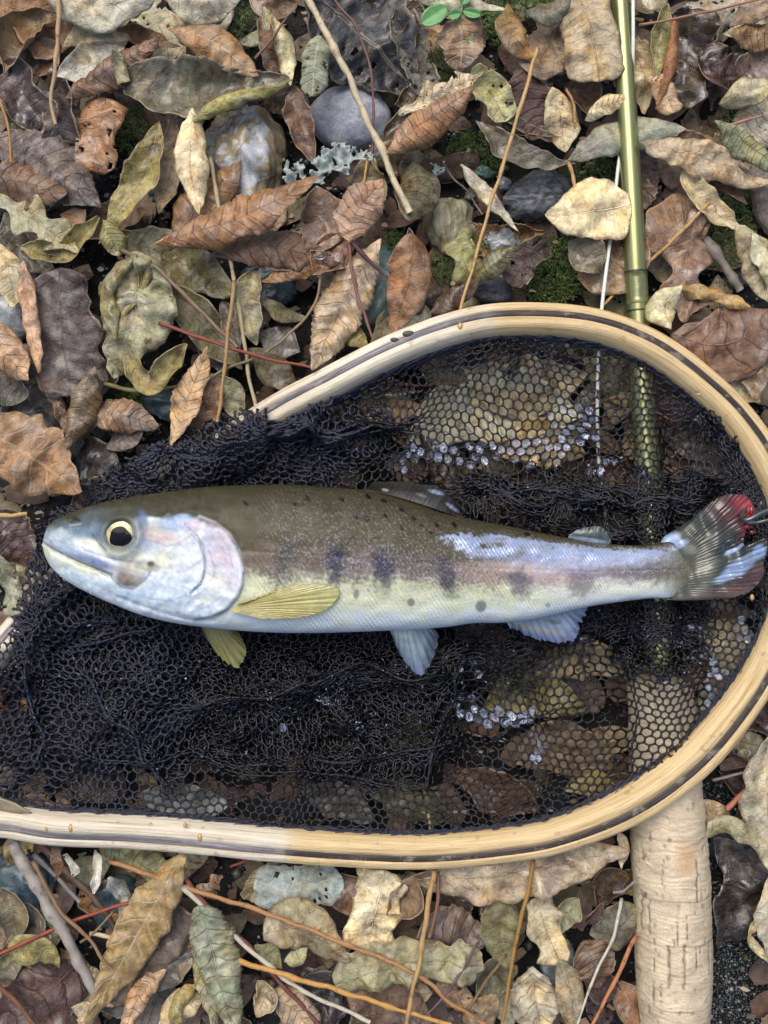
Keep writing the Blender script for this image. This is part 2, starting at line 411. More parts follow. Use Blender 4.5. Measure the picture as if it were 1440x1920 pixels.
SM = {
 'quartz': mat_stone('veined_quartz', [(.34, (124, 112, 88)), (.43, (164, 148, 114)), (.455, (176, 178, 180)), (.53, (196, 199, 202)), (.56, (158, 142, 108)), (.62, (136, 120, 88)), (.66, (182, 184, 186))], .009, .4, coat=.3),
 'purple': mat_stone('purple_grey_stone', [(.3, (128, 131, 146)), (.5, (156, 159, 170)), (.58, (184, 187, 190)), (.66, (158, 162, 156)), (.75, (134, 135, 156))], .035, .5, bumpd=5),
 'schist': mat_stone('dark_schist', [(.3, (48, 52, 56)), (.45, (96, 100, 104)), (.55, (60, 64, 68)), (.65, (140, 144, 148)), (.8, (70, 74, 76))], .03, .5, (.5, 2.2, 1)),
 'tan': mat_stone('banded_tan_stone', [(.3, (84, 76, 48)), (.5, (140, 132, 104)), (.62, (170, 166, 142)), (.75, (96, 90, 60))], .03, .5, (2.2, .5, 1)),
 'teal': mat_stone('teal_stone', [(.3, (44, 66, 56)), (.5, (88, 116, 108)), (.62, (130, 150, 142)), (.75, (58, 86, 60))], .02, .35, coat=.4),
 'pale': mat_stone('pale_wet_stone', [(.3, (96, 100, 100)), (.5, (140, 144, 142)), (.65, (188, 194, 194))], .02, .3, coat=.5),
 'slate': mat_stone('blue_slate', [(.3, (30, 42, 50)), (.5, (58, 76, 84)), (.7, (96, 118, 126))], .04, .4, coat=.3),
}
stone(462, 300, 70, 104, 55, -.28, SM['quartz'], 'white and brown veined oval stone between the leaves at upper left', -5, 1, rough=.15)
stone(656, 224, 76, 60, 48, .06, SM['purple'], 'smooth purple grey oval pebble under the long pale straw', 0, 2, rough=.03)
stone(1008, 372, 66, 46, 42, -.5, SM['schist'], 'dark grey layered rock left of the rod and moss', -8, 3, rough=.14)
stone(845, 424, 48, 52, 36, .2, SM['tan'], 'tan streaked stone above the wooden hoop', -5, 4, rough=.1)
stone(715, 540, 66, 76, 40, .3, SM['teal'], 'blue green stone behind the upright brown leaf', -14, 5)
stone(30, 592, 48, 44, 32, .1, SM['pale'], 'pale grey wet stone at the left edge', -8, 6, rough=.05)
stone(42, 1655, 62, 66, 36, .2, SM['slate'], 'blue grey stone at the left edge below the hoop', -14, 7)
stone(940, 455, 34, 24, 22, .2, SM['pale'], 'small pale angular stone beside the gold straw', -2, 8, rough=.14)
stone(920, 545, 40, 28, 30, .1, SM['schist'], 'small dark pebble touching the top of the hoop', 2, 9, rough=.1)
stone(310, 335, 34, 44, 26, .3, SM['slate'], 'small blue grey rock behind the curled cream leaf', -14, 10, rough=.14)
stone(1045, 1800, 34, 44, 24, .1, SM['pale'], 'pale blurred pebble between the dry leaves left of the cork', -16, 11, rough=.05)
stone(330, 760, 60, 30, 22, .1, SM['slate'], 'flat slate coloured stone above the pink brown leaf', -16, 12)
stone(215, 1690, 44, 50, 26, .4, SM['slate'], 'dark blue stone below the hoop between twigs', -20, 13)
stone(60, 690, 34, 30, 20, .1, SM['tan'], 'mossy tan stone beside the large purple brown leaf', -16, 14)
stone(905, 325, 18, 14, 14, .1, SM['teal'], 'tiny teal pebble in the moss near the straw', -2, 15, rough=.12)
stone(945, 345, 15, 13, 12, .1, SM['pale'], 'tiny white pebble in the moss near the straw', -2, 16, rough=.12)
stone(1355, 1580, 40, 30, 20, .1, SM['slate'], 'dark stone between the cork grip and the pale right leaf', -20, 17, rough=.12)
stone(500, 540, 60, 44, 20, .1, SM['slate'], 'dark blue rock in the hollow under the rust strip leaf', -22, 18)

# ------------------------------------------------------------------ leaves
COL = dict(
 tan=(192, 168, 132), beige=(202, 188, 160), cream=(222, 202, 160), pale=(196, 191, 170), white=(220, 220, 212),
 rust=(162, 114, 72), brown=(146, 114, 82), redbrown=(126, 88, 64), orange=(172, 106, 54), peach=(212, 164, 124),
 mauve=(116, 96, 92), pinkbrown=(160, 124, 98), maroon=(100, 64, 58), purple=(92, 68, 66), dark=(58, 46, 46), black=(48, 50, 60),
 olive=(122, 112, 70), yolive=(160, 146, 82), paleolive=(170, 164, 124), greyolive=(118, 112, 88), gold=(180, 148, 86),
 greygreen=(150, 154, 132), bluegrey=(150, 160, 160), mustard=(160, 118, 52), ash=(104, 98, 92), umber=(96, 70, 44), darkwet=(56, 42, 28))
def prof(shape, t, seed, side):
    t = np.clip(t, 0, 1)
    if shape == 'ell': w = np.sin(np.pi*t)**.88
    elif shape == 'lance': w = np.sin(np.pi*t**.85)**1.05
    elif shape == 'ovate': w = np.sin(np.pi*t**.68)**.8
    elif shape == 'obov': w = np.sin(np.pi*t**1.5)**.8
    elif shape == 'frag': w = np.minimum(1, np.minimum((t+.03)/.10, (1.04-t)/.12))**.6*(.9+.14*noise(t*100, 0*t, 60, seed+side))
    elif shape == 'strip': w = np.minimum(1, np.minimum((t+.02)/.2, (1.02-t)/.25))**.8
    elif shape == 'lobed': w = np.sin(np.pi*t)**.55*(.72+.30*np.cos(2*np.pi*(t*2.6+.1*side)))
    else: w = np.sin(np.pi*t)**.72
    return np.clip(w, 0.01, 1.2)
NL = [0]
LEAFLIST = []
def leaf(pts, w, shape='ell', col='tan', z=40, cup=.5, cupr=None, bend=0, serr=0, pleat=0, nv=9, crumple=5, wave=4, spot=.5, wet=0, veincol=.3,
         torn=0, stalk=0, fold=0, tip=0, base=0, holes=None, label='', group='fallen leaves', cols=None, seed=None, nt=None, ns=15, thick=1.4, category='leaf', name='fallen_leaf'):
    NL[0] += 1; sd_ = seed if seed is not None else NL[0]*17+3
    rs = np.random.RandomState(sd_)
    P = catmull([tuple(p) for p in pts], 80); L = np.linalg.norm(np.diff(P, axis=0), axis=1).sum()
    nt = nt or int(np.clip(L/4.2, 22, 64)); 
    if serr: nt = int(np.clip(L/2.6, 40, 96))
    P = resample(P, nt); T = np.gradient(P, axis=0); T /= np.linalg.norm(T, axis=1)[:, None]
    Nn = np.stack([-T[:, 1], T[:, 0]], 1)
    t = np.linspace(0, 1, nt); s = np.linspace(-1, 1, ns)
    cl = cup*1.55; cr_ = (cup if cupr is None else cupr)*1.55*rs.uniform(.55, 1.15)
    TT, SS = np.meshgrid(t, s, indexing='ij'); A = np.abs(SS)
    hw = w/2
    pl = prof(shape, t, sd_, 0)*(1+.10*noise(t*L, 0*t, 75, sd_)); pr = prof(shape, t, sd_, 1)*(1+.10*noise(t*L, 0*t+9, 75, sd_+1))
    if serr:
        teeth = ((t*L/serr) % 1.0); k = .10*(1-teeth)*np.minimum(1, np.sin(np.pi*t)*3); 
        pl = pl*(.94+k); pr = pr*(.94+k)
    else:
        pl = pl*(1+.016*noise(t*L, 0*t, 14, sd_+5)); pr = pr*(1+.016*noise(t*L, 0*t+4, 13, sd_+6))
    PW = np.where(SS < 0, pl[:, None], pr[:, None])
    phi = np.where(SS < 0, cl, cr_)*(1+.30*noise(t*100, 0*t, 75, sd_+2)[:, None])
    ap = np.abs(phi)+1e-3; sg = np.sign(phi)
    den = np.sin(np.minimum(ap, 1.5708))
    off = hw*PW*np.sin(A*ap)/den*np.sign(SS)
    zz = sg*hw*PW/den*(1-np.cos(A*ap))
    lift = np.maximum(0, -np.where(sg < 0, hw/den*(1-np.cos(ap)), 0)*-1).max() if (cl < 0 or cr_ < 0) else 0
    zz = zz+lift*.9
    zz = zz+bend*(1-(2*TT-1)**2)+tip*np.clip((TT-.55)/.45, 0, 1)**2+base*np.clip((.45-TT)/.45, 0, 1)**2
    tw = rs.uniform(-.6, .6); bd = rs.uniform(-13, 13); vf = rs.uniform(-.05, .22)
    zz = zz+(fold+vf)*A*hw*PW+tw*(TT-.5)*SS*hw*PW*1.6+bd*(1-(2*TT-1)**2)+rs.uniform(0, 12)*np.clip((TT-.7)/.3, 0, 1)**2
    if pleat:
        pleat = pleat*.75
        q = TT*nv-.95*A
        zz = zz+pleat*(np.abs(((q+.5) % 1.0)-.5)*4-1)*np.minimum(1, A*4)*np.minimum(1, PW*1.5)
    px = TT*L; py = off
    zz = zz+crumple*(1.3*noise(px, py, 105, sd_+7)+.5*ridge(px, py, 60, sd_+8)+.10*noise(px, py, 19, sd_+9))
    zz = zz+wave*1.5*A**2*noise(px, 40*np.sign(SS), 46, sd_+10)*PW
    off = off+crumple*.35*noise(px, py, 45, sd_+11)*A
    lon = crumple*.4*noise(px, py, 50, sd_+12)
    X = P[:, 0][:, None]+Nn[:, 0][:, None]*off+T[:, 0][:, None]*lon
    Y = P[:, 1][:, None]+Nn[:, 1][:, None]*off+T[:, 1][:, None]*lon
    Z = z+zz
    G = np.stack([X, Y, Z], -1)
    F = grid_faces(nt, ns)
    if torn or holes:
        fc = G.reshape(-1, 3)[F].mean(1); keep = np.ones(len(F), bool)
        if torn:
            fa = A.reshape(-1)[F].mean(1); ft = TT.reshape(-1)[F].mean(1)
            nz = noise(fc[:, 0], fc[:, 1], 26, sd_+20)+.5*noise(fc[:, 0], fc[:, 1], 9, sd_+21)
            keep &= ~((nz > 1.15-torn) & (fa > .25))
        for (hx, hy, hr) in (holes or []): keep &= np.hypot(fc[:, 0]-hx, fc[:, 1]-hy) > hr
        F = F[keep]
    c = COL[col] if isinstance(col, str) else col
    c = np.array(c, float); gy = c.mean(); c = gy+(c-gy)*.76; dkk = gy < 90; c = tuple(c)
    lc = np.array(lin(c))*(.85 if dkk else 1.10)*rs.uniform(.78, 1.2)*np.array([.97, 1.02, .94])*(1+.10*(rs.rand(3)-.5)*np.array([1, .8, 1]))
    V, loc = place(G.reshape(-1, 3), z)
    uv = np.stack([TT*nv, SS], -1).reshape(-1, 2)
    o = mesh(name, V, flipf(F), M['leaf'], loc, uv=uv)
    md = o.modifiers.new('thickness', 'SOLIDIFY'); md.thickness = thick*S; md.offset = 0
    o.color = (*lc, 1); o['spot'] = float(spot); o['wet'] = float(wet) if wet else float(rs.choice([0, .35, .6])); o['veincol'] = float(veincol)
    o['veins'] = 1.0 if (pleat or serr) else .45
    tag(o, label, category, group)
    # midrib (and stalk) as parts
    mid = G[:, ns//2].copy(); mid[:, 2] += .2
    n0 = max(1, nt//20); mp = mid[n0:-n0:2]
    kz = K(z); cx, cy = G.reshape(-1, 3)[:, 0].mean(), G.reshape(-1, 3)[:, 1].mean()
    def loc_pts(Q): return np.stack([(Q[:, 0]-cx)*kz, -(Q[:, 1]-cy)*kz, Q[:, 2]-z], 1)*S
    rr = np.linspace(1.0, .35, len(mp))*max(1.0, w*.013)
    if len(mp) > 3:
        TV, TF, TU = tube_data(loc_pts(mp), rr*S, 5)
        m_ = mesh('midrib', TV, TF, M['stem'], (0, 0, 0), o, uv=TU/S); m_.color = tuple(np.clip(lc*1.12+.03, 0, 1))+(1,)
    if stalk:
        d = -T[0]; b = mid[0]
        q = [(b[0], b[1], b[2]), (b[0]+d[0]*stalk*.5+Nn[0][0]*stalk*.1, b[1]+d[1]*stalk*.5+Nn[0][1]*stalk*.1, b[2]-2), (b[0]+d[0]*stalk, b[1]+d[1]*stalk, b[2]-8)]
        Q = curve(q, 10)
        TV, TF, TU = tube_data(loc_pts(Q), 1.9*S, 6)
        m_ = mesh('stalk', TV, TF, M['stem'], (0, 0, 0), o, uv=TU/S); m_.color = tuple(lc*.8)+(1,)
    LEAFLIST.append((float(P[nt//2][0]), float(P[nt//2][1]), label, o))
    return o
L_ = leaf
# upper left
L_([(-30,10),(50,25),(125,100)], 100,'frag','rust',30,cup=.3,label='orange brown flat leaf in the top left corner',spot=.4)
L_([(112,25),(50,55),(8,140)], 64,'ell','brown',62,cup=.9,crumple=7,label='curled brown band of a leaf in the top left corner',wet=.3)
L_([(35,140),(72,112),(112,80)], 78,'ell','redbrown',44,cup=.3,wet=1,label='reddish wet leaf inside the curled brown one',crumple=3)
L_([(-5,135),(50,190),(102,250)], 78,'frag','purple',54,cup=.5,wet=1,label='glossy wet purple leaf left of the straw tip',crumple=8)
L_([(70,-20),(180,22),(305,0)], 88,'ell','pale',72,cup=-.6,label='large pale grey beige leaf along the top edge',spot=.5,nv=7)
L_([(300,-15),(370,14),(458,8)], 78,'ell','beige',66,cup=-.5,label='pale beige leaf with fine veins right of the top grey one',pleat=1,veincol=1)
L_([(105,145),(165,122),(235,92)], 62,'ell','white',50,cup=.7,label='whitish underside of a curled leaf above the black hollow')
L_([(120,88),(180,66),(250,78)], 52,'ell','beige',42,cup=-.4,label='grey beige leaf half hidden behind the white one')
L_([(128,192),(212,138),(308,80)], 62,'ell','redbrown',66,cup=-.8,serr=9,pleat=3.5,nv=11,label='toothed red brown leaf folded along its rib')
L_([(205,60),(270,70),(340,92)], 34,'lance','redbrown',48,cup=.4,label='narrow dark brown leaf under the top grey leaf')
L_([(318,58),(400,88),(487,152)], 66,'ell','rust',68,cup=-.7,nv=8,pleat=1.5,label='shiny rust brown oval leaf at upper left',wet=.3,veincol=1)
L_([(230,150),(360,178),(545,152)], 108,'ovate','greyolive',76,cup=.7,wet=.6,crumple=7,label='large grey olive cupped leaf holding water',spot=.7)
L_([(215,95),(225,130),(232,165)], 24,'strip','paleolive',98,cup=-.9,label='small upturned olive end of the cupped leaf')
L_([(350,238),(425,192),(550,160)], 30,'lance','yolive',100,cup=-1.2,label='rolled olive leaf edge above the veined quartz stone',spot=.8)
L_([(200,188),(190,255),(178,325)], 82,'frag','rust',58,cup=-.4,label='orange brown leaf fragment with dark hair veins',torn=.1)
L_([(100,168),(120,235),(125,302)], 70,'frag','purple',50,cup=.3,holes=[(113,275,8),(140,284,9)],label='purple brown leaf with two round holes')
L_([(300,228),(268,330),(188,458)], 66,'lance','yolive',84,cup=.55,label='yellow olive spotted leaf standing upright at left',spot=1,wet=.35,crumple=5)
L_([(-15,262),(90,312),(192,392)], 112,'ell','mauve',60,cup=-.3,serr=12,label='large mauve brown leaf at the left edge',nv=8)
L_([(-25,330),(60,350),(132,372)], 92,'ell','redbrown',74,cup=-.4,pleat=1.5,nv=7,label='reddish brown leaf with a straight rib at the left edge')
L_([(366,212),(362,320),(380,414)], 58,'lance','cream',80,cup=-.8,label='cream coloured upright leaf left of the quartz stone',spot=.4)
L_([(325,222),(322,300),(300,402)], 56,'ell','tan',52,cup=.6,label='tan leaf hidden behind the cream upright leaf')
L_([(-5,372),(70,418),(150,474)], 84,'lobed','paleolive',72,cup=-.3,label='lobed pale olive leaf at the left edge')
L_([(115,400),(140,405),(165,398)], 34,'ell','peach',66,cup=-.3,label='small peach scrap beside the spotted olive leaf')
L_([(40,462),(115,474),(186,408)], 36,'strip','yolive',86,cup=.9,label='yellow flecked curl below the lobed olive leaf',spot=1)
L_([(10,400),(40,470),(110,515)], 60,'lance','ash',40,cup=.3,label='grey brown leaf behind the yellow flecked curl')
# upper middle
L_([(495,20),(528,90),(548,168)], 50,'lance','cream',72,cup=-.6,label='cream spotted narrow leaf above the red brown strip',spot=.5)
L_([(470,-20),(510,15),(560,5)], 60,'ell','brown',56,cup=.8,label='curled brown leaf at the top beside the straw')
L_([(500,20),(500,80),(520,150)], 30,'strip','redbrown',60,cup=.8,label='dark red rolled edge left of the cream narrow leaf')
L_([(548,160),(562,230),(592,315)], 52,'lance','redbrown',66,cup=.7,label='red brown trough leaf left of the purple pebble',wet=.3)
L_([(570,-25),(670,60),(778,165)], 190,'ell','black',46,cup=.25,fold=.1,label='large black wet leaf behind the long straw',wet=.5,nv=6,crumple=9,torn=.15,veincol=.6)
L_([(745,20),(772,90),(800,175)], 62,'frag','ash',64,cup=.5,label='charcoal grey torn leaf beside the black one',torn=.3,crumple=8)
L_([(603,82),(592,140),(588,196)], 52,'strip','greygreen',78,cup=-.8,label='pale grey green scrap above the purple pebble',torn=.15,veincol=1,serr=8)
L_([(850,28),(865,82),(862,140)], 92,'ell','pinkbrown',62,cup=.3,crumple=9,label='crumpled pinkish beige leaf under the green seedling',veincol=1,serr=11)
L_([(760,-8),(830,10),(952,28)], 38,'lance','beige',64,cup=-.8,label='long beige curl along the top above the seedling')
L_([(726,302),(800,245),(884,184)], 66,'ell','rust',82,cup=-1.15,serr=8,pleat=1.5,nv=12,label='rolled rust brown toothed leaf right of the purple pebble')
L_([(716,262),(760,230),(820,205)], 48,'ell','umber',62,cup=.6,label='dark brown inner half of the rolled toothed leaf')
L_([(745,218),(830,182),(905,138)], 58,'lobed','beige',74,cup=-.3,torn=.25,serr=9,label='tattered beige leaf over the rolled rust one')
L_([(880,148),(920,172),(952,228)], 66,'frag','paleolive',68,cup=.5,torn=.1,label='olive beige scrap left of the maroon leaf')
L_([(772,308),(782,360),(765,424)], 84,'ell','olive',58,cup=-.5,label='dark olive speckled leaf at the tip of the long straw',spot=1)
L_([(700,290),(690,330),(720,380)], 60,'ell','tan',40,cup=.3,label='tan leaf beneath the pale lichen')
L_([(862,312),(915,366),(972,434)], 28,'lance','beige',60,cup=-.5,label='slim beige pointed leaf lying in the moss')
L_([(940,215),(985,235),(1045,262)], 22,'lance','greyolive',70,cup=.5,label='narrow olive blade above the grey green leaf')
L_([(800,160),(770,185),(740,200)], 44,'ell','umber',50,cup=.5,label='small dark brown leaf above the purple pebble')
# upper right
L_([(950,15),(962,80),(1004,120)], 56,'lance','mustard',72,cup=-.6,label='mustard brown pointed leaf near the top')
L_([(1008,155),(1022,100),(1062,45)], 92,'ovate','pinkbrown',60,cup=-.3,label='mottled brown pink leaf right of the mustard one',spot=.8)
L_([(984,32),(1030,32),(1068,8)], 46,'lance','greyolive',80,cup=-.8,label='grey olive rolled leaf above the mottled pink one')
L_([(1070,-15),(1105,70),(1118,162)], 106,'frag','tan',66,cup=-.35,label='large tan leaf left of the rod at the top',spot=.4)
L_([(1195,66),(1205,140),(1210,212)], 54,'ell','tan',50,cup=.5,crumple=9,label='crumpled tan leaf just right of the rod')
L_([(1252,5),(1238,80),(1225,155)], 40,'lance','yolive',72,cup=.8,wet=.9,label='wet yellow olive folded leaf right of the rod')
L_([(1200,-5),(1220,8),(1252,2)], 40,'ell','cream',60,cup=-.4,label='small cream leaf at the top right of the rod')
L_([(1302,20),(1290,110),(1278,205)], 88,'frag','umber',50,cup=.3,wet=1,label='soaked dark amber leaf at upper right',spot=1,crumple=9)
L_([(1262,32),(1256,120),(1224,212)], 28,'lance','orange',78,cup=-.9,label='narrow orange brown rolled leaf at upper right')
L_([(1365,54),(1410,22),(1470,-15)], 54,'ell','pinkbrown',76,cup=-.3,label='pinkish beige leaf in the top right corner')
L_([(1362,76),(1410,66),(1470,72)], 56,'ell','rust',80,cup=-.6,serr=8,pleat=2,nv=9,label='toothed rust leaf at the right edge near the top')
L_([(1315,95),(1350,130),(1400,140)], 70,'frag','maroon',54,cup=.3,wet=1,label='glossy soaked reddish leaf below the toothed rust one',crumple=8)
L_([(1385,150),(1420,120),(1455,85)], 66,'frag','mauve',64,cup=.3,wet=.8,label='wet mauve leaf at the right edge')
L_([(1343,202),(1400,176),(1460,158)], 50,'ell','tan',78,cup=-.6,label='grainy tan leaf end at the right edge')
L_([(980,128),(992,200),(1030,272)], 104,'ell','maroon',58,cup=-.2,serr=12,label='flat maroon leaf crossed by a gold straw',spot=.3)
L_([(1030,168),(1050,230),(1056,292)], 66,'ell','tan',64,cup=-.3,label='tan leaf with dark spots beside the maroon one',spot=1)
L_([(1240,140),(1245,175),(1260,215)], 46,'frag','peach',76,cup=-.5,label='small twisted peach scrap below the orange roll')
L_([(1095,228),(1130,206),(1178,190)], 38,'ell','cream',62,cup=-.5,label='small cream pleated leaf left of the rod',pleat=1.5)
L_([(1060,155),(1095,175),(1100,215)], 60,'ell','redbrown',34,cup=.4,label='dark reddish leaf in the shade left of the rod')
L_([(893,222),(975,290),(1080,308)], 48,'lance','greyolive',74,cup=.5,label='grey olive leaf half left of the pale twisted one')
L_([(1062,306),(1165,252),(1284,246)], 68,'ell','greygreen',68,cup=-.6,crumple=7,label='pale grey green leaf passing behind the rod',veincol=1)
L_([(1195,276),(1310,305),(1440,362)], 68,'lance','tan',70,cup=-.7,crumple=8,label='long tan leaf right of the rod',spot=.7)
L_([(1255,262),(1310,272),(1330,282)], 40,'ell','pinkbrown',60,cup=.5,label='small pinkish cupped leaf above the long tan one')
L_([(1328,240),(1390,280),(1455,340)], 46,'lance','paleolive',86,cup=-1.2,serr=8,pleat=2,nv=11,label='rolled toothed olive tan leaf at the right edge')
L_([(1335,255),(1370,300),(1400,330)], 26,'lance','pinkbrown',80,cup=-.9,serr=7,label='small toothed roll left of the olive tan roll')
L_([(1345,348),(1370,360),(1395,388)], 28,'lance','redbrown',50,cup=.5,label='small dark red leaf in the moss at right')
L_([(1182,386),(1110,400),(1018,412)], 118,'ovate','cream',80,cup=-.25,fold=-.05,crumple=7,label='broad cream leaf touching the rod from the left',spot=.3,veincol=.2)
L_([(1208,478),(1262,425),(1335,392)], 110,'ell','rust',44,cup=-.25,label='round rust coloured leaf right of the rod',spot=.8)
L_([(1080,520),(1140,505),(1205,440)], 118,'ell','brown',50,cup=.25,label='brown leaf crossed by the white line above the hoop')
L_([(1070,450),(1095,480),(1128,515)], 66,'ell','greyolive',56,cup=.5,label='dark olive folded leaf under the broad cream one')
L_([(1305,392),(1288,480),(1278,612)], 108,'lobed','pinkbrown',62,cup=-.3,wet=.6,label='pinkish brown wet leaf right of the rod above the hoop',spot=.6)
L_([(1283,312),(1318,372),(1392,436)], 52,'lance','cream',82,cup=.6,label='twisted cream leaf with a hooked end right of the rod')
L_([(1372,425),(1420,485),(1432,570)], 72,'ell','tan',72,cup=-.6,label='tan drooping leaf at the right edge')
L_([(1405,440),(1440,520),(1440,570)], 40,'lance','cream',80,cup=-.6,label='cream fold at the right edge beside the drooping tan leaf')
L_([(1264,548),(1236,580),(1242,628)], 56,'ell','cream',70,cup=-1.2,crumple=8,label='curled cream leaf between the rod and the hoop')
L_([(1272,545),(1340,552),(1402,580)], 28,'strip','gold',80,cup=-.7,wave=9,label='narrow golden twisted leaf above the right hoop')
L_([(1250,632),(1350,650),(1470,590)], 136,'ell','redbrown',64,cup=-.35,pleat=3,nv=6,label='big reddish brown veined leaf at the right edge',wet=.3)
L_([(1445,615),(1422,680),(1410,750)], 66,'ell','brown',78,cup=-.3,label='brown leaf overlapping the big veined one at right')
L_([(1370,700),(1395,730),(1425,755)], 50,'ell','cream',60,cup=.3,label='small cream leaf peeping out beside the right hoop')
L_([(1025,452),(990,482),(958,532)], 60,'frag','purple',56,cup=.2,label='ragged dark purple leaf at the left of the moss',torn=.15)
L_([(872,428),(866,490),(892,545)], 72,'lobed','yolive',70,cup=-.5,label='yellow olive lobed leaf crossed by the gold straw',spot=.7)
L_([(888,528),(930,495),(962,468)], 46,'ell','olive',74,cup=-.8,pleat=1.5,label='small olive brown pleated leaf beside the gold straw')
# middle left
L_([(500,505),(560,498),(606,490)], 22,'lance','redbrown',74,cup=.9,serr=7,label='thin dark toothed edge below the long curled leaf')
L_([(112,505),(118,620),(136,745)], 140,'frag','purple',70,cup=-.15,cupr=-.2,label='large purple brown speckled leaf on the left',spot=.8,crumple=4)
L_([(42,488),(62,600),(82,700)], 30,'strip','peach',82,cup=-.7,label='orange turned up edge of the purple brown leaf')
L_([(265,478),(258,600),(218,715)], 138,'ovate','paleolive',70,cup=-.3,crumple=10,label='crumpled olive leaf right of the purple brown one',spot=.9)
L_([(262,480),(206,540),(222,640)], 28,'strip','yolive',96,cup=-1.0,label='olive curl looping over the crumpled leaf')
L_([(285,490),(262,545),(226,600)], 14,'strip','yolive',100,cup=-.8,label='thin olive torn strip on the crumpled leaf')
L_([(236,668),(288,722),(352,646)], 38,'strip','yolive',90,cup=.7,wave=8,label='crescent shaped yellow olive curl below the crumpled leaf')
L_([(302,528),(372,600),(455,692)], 76,'ell','olive',56,cup=.5,label='olive leaf under the grey stem',spot=.7)
L_([(-10,600),(30,675),(66,718)], 66,'ell','peach',78,cup=-.6,pleat=1.5,label='pale peach leaf at the left edge',nv=6)
L_([(-5,700),(20,730),(55,740)], 62,'ell','ash',72,cup=.5,label='grey brown cupped leaf below the pale peach one')
L_([(40,735),(82,795),(130,870)], 118,'frag','dark',36,cup=.2,wet=.6,label='dark purple brown leaf in the shade at left')
L_([(185,690),(158,770),(134,845)], 54,'ell','brown',72,cup=-.9,serr=8,pleat=2,label='toothed brown leaf below the large purple brown one')
L_([(95,720),(115,775),(130,820)], 24,'lance','redbrown',70,cup=-.6,serr=8,label='narrow brown toothed edge beside the dark leaf')
L_([(158,785),(230,780),(300,802)], 66,'ell','pinkbrown',64,cup=-.25,serr=14,pleat=1,nv=9,label='pink brown oval leaf with a toothed edge above the net')
L_([(322,840),(358,740),(392,652)], 56,'ell','peach',82,cup=-.5,serr=16,label='pale peach upright leaf entering the netting',spot=.2,nv=10)
L_([(355,820),(390,760),(405,705)], 56,'ell','rust',58,cup=.4,label='rust brown leaf behind the pale peach upright one')
L_([(-5,455),(18,510),(30,580)], 62,'ell','tan',62,cup=-.3,label='tan leaf cut by the left edge above the pale stone')
L_([(200,436),(320,480),(448,560)], 104,'ell','olive',52,cup=.3,wet=.5,crumple=8,label='olive brown damp leaf under the big curled brown one',spot=.9)
L_([(200,420),(215,450),(232,490)], 44,'ell','yolive',66,cup=-.8,pleat=1.5,label='small ribbed olive leaf right of the yellow flecked curl')
L_([(303,470),(440,428),(602,350)], 78,'ell','rust',90,cup=-.9,serr=9,pleat=3,nv=12,label='long curled rust leaf with toothed edge above the hoop')
L_([(395,482),(510,470),(640,500)], 74,'ell','redbrown',66,cup=-.5,serr=8,label='dark brown lower half of the long curled leaf')
L_([(575,475),(608,420),(592,352)], 92,'ell','redbrown',84,cup=.5,label='red brown hollow centre of the lobed leaf',crumple=5)
L_([(655,462),(668,405),(718,342)], 84,'ell','pinkbrown',92,cup=-.4,label='pinkish lobe beside the red brown hollow',serr=12)
L_([(672,452),(625,470),(586,515)], 72,'ell','orange',88,cup=.5,wet=1,label='wet orange lobe holding water drops')
L_([(488,530),(550,514),(612,504)], 28,'lance','rust',68,cup=-.3,serr=9,label='rust strip leaf over the dark blue hollow')
L_([(712,455),(650,562),(588,700)], 92,'ell','tan',72,cup=-.5,serr=12,pleat=4,nv=11,wet=.6,label='golden brown pleated leaf left of the teal stone')
L_([(482,500),(466,570),(482,650)], 58,'ell','paleolive',64,cup=.5,label='pale olive upright leaf under the pale straw')
L_([(772,448),(766,530),(735,630)], 84,'ovate','rust',78,cup=-.5,tip=-10,label='reddish brown upright leaf standing above the hoop',base=15)
L_([(768,425),(775,470),(800,520)], 26,'lance','umber',92,cup=.8,label='dark hollow fold on the reddish upright leaf')
L_([(808,592),(850,560),(902,524)], 44,'ell','umber',76,cup=-.7,label='brown leaf wing right of the upright leaf at the hoop')
L_([(488,560),(530,590),(578,600)], 34,'lance','olive',58,cup=-.6,label='dark olive strip left of the pleated golden leaf')
L_([(488,625),(520,640),(562,660)], 66,'ell','ash',46,cup=.3,label='charcoal brown leaf left of the pleated golden one')
L_([(468,655),(510,690),(560,738)], 60,'ell','olive',66,cup=-.4,label='olive yellow leaf just above the upper left hoop',spot=.6)
L_([(640,610),(660,630),(695,655)], 36,'lance','yolive',60,cup=-.4,label='small yellowish leaf at the hoop beside the mauve stem')
L_([(395,700),(430,740),(450,790)], 52,'ell','paleolive',50,cup=.5,label='pale olive leaf behind the straw at the netting')
L_([(415,560),(440,620),(445,680)], 40,'lance','ash',44,cup=.5,label='dull grey leaf behind the crossing stems')
L_([(-55,782),(60,856),(160,922)], 138,'ell','rust',84,cup=-.25,pleat=3,nv=8,veincol=1,label='big orange brown leaf with pale veins left of the fish')
L_([(-10,955),(30,1010),(62,1065)], 88,'ell','maroon',60,cup=.2,wet=.7,label='damp reddish leaf left of the fish snout',serr=12)
L_([(-5,1040),(15,1090),(36,1150)], 40,'frag','greygreen',72,cup=-.4,torn=.3,label='ragged grey green leaf at the left edge beside the netting',veincol=1)
L_([(110,855),(160,862),(228,895)], 96,'ell','dark',40,cup=.2,label='dark leaf behind the netting above the fish head')
L_([(200,840),(240,820),(275,800)], 46,'ell','mauve',54,cup=-.3,label='mauve brown leaf under the upper left netting')
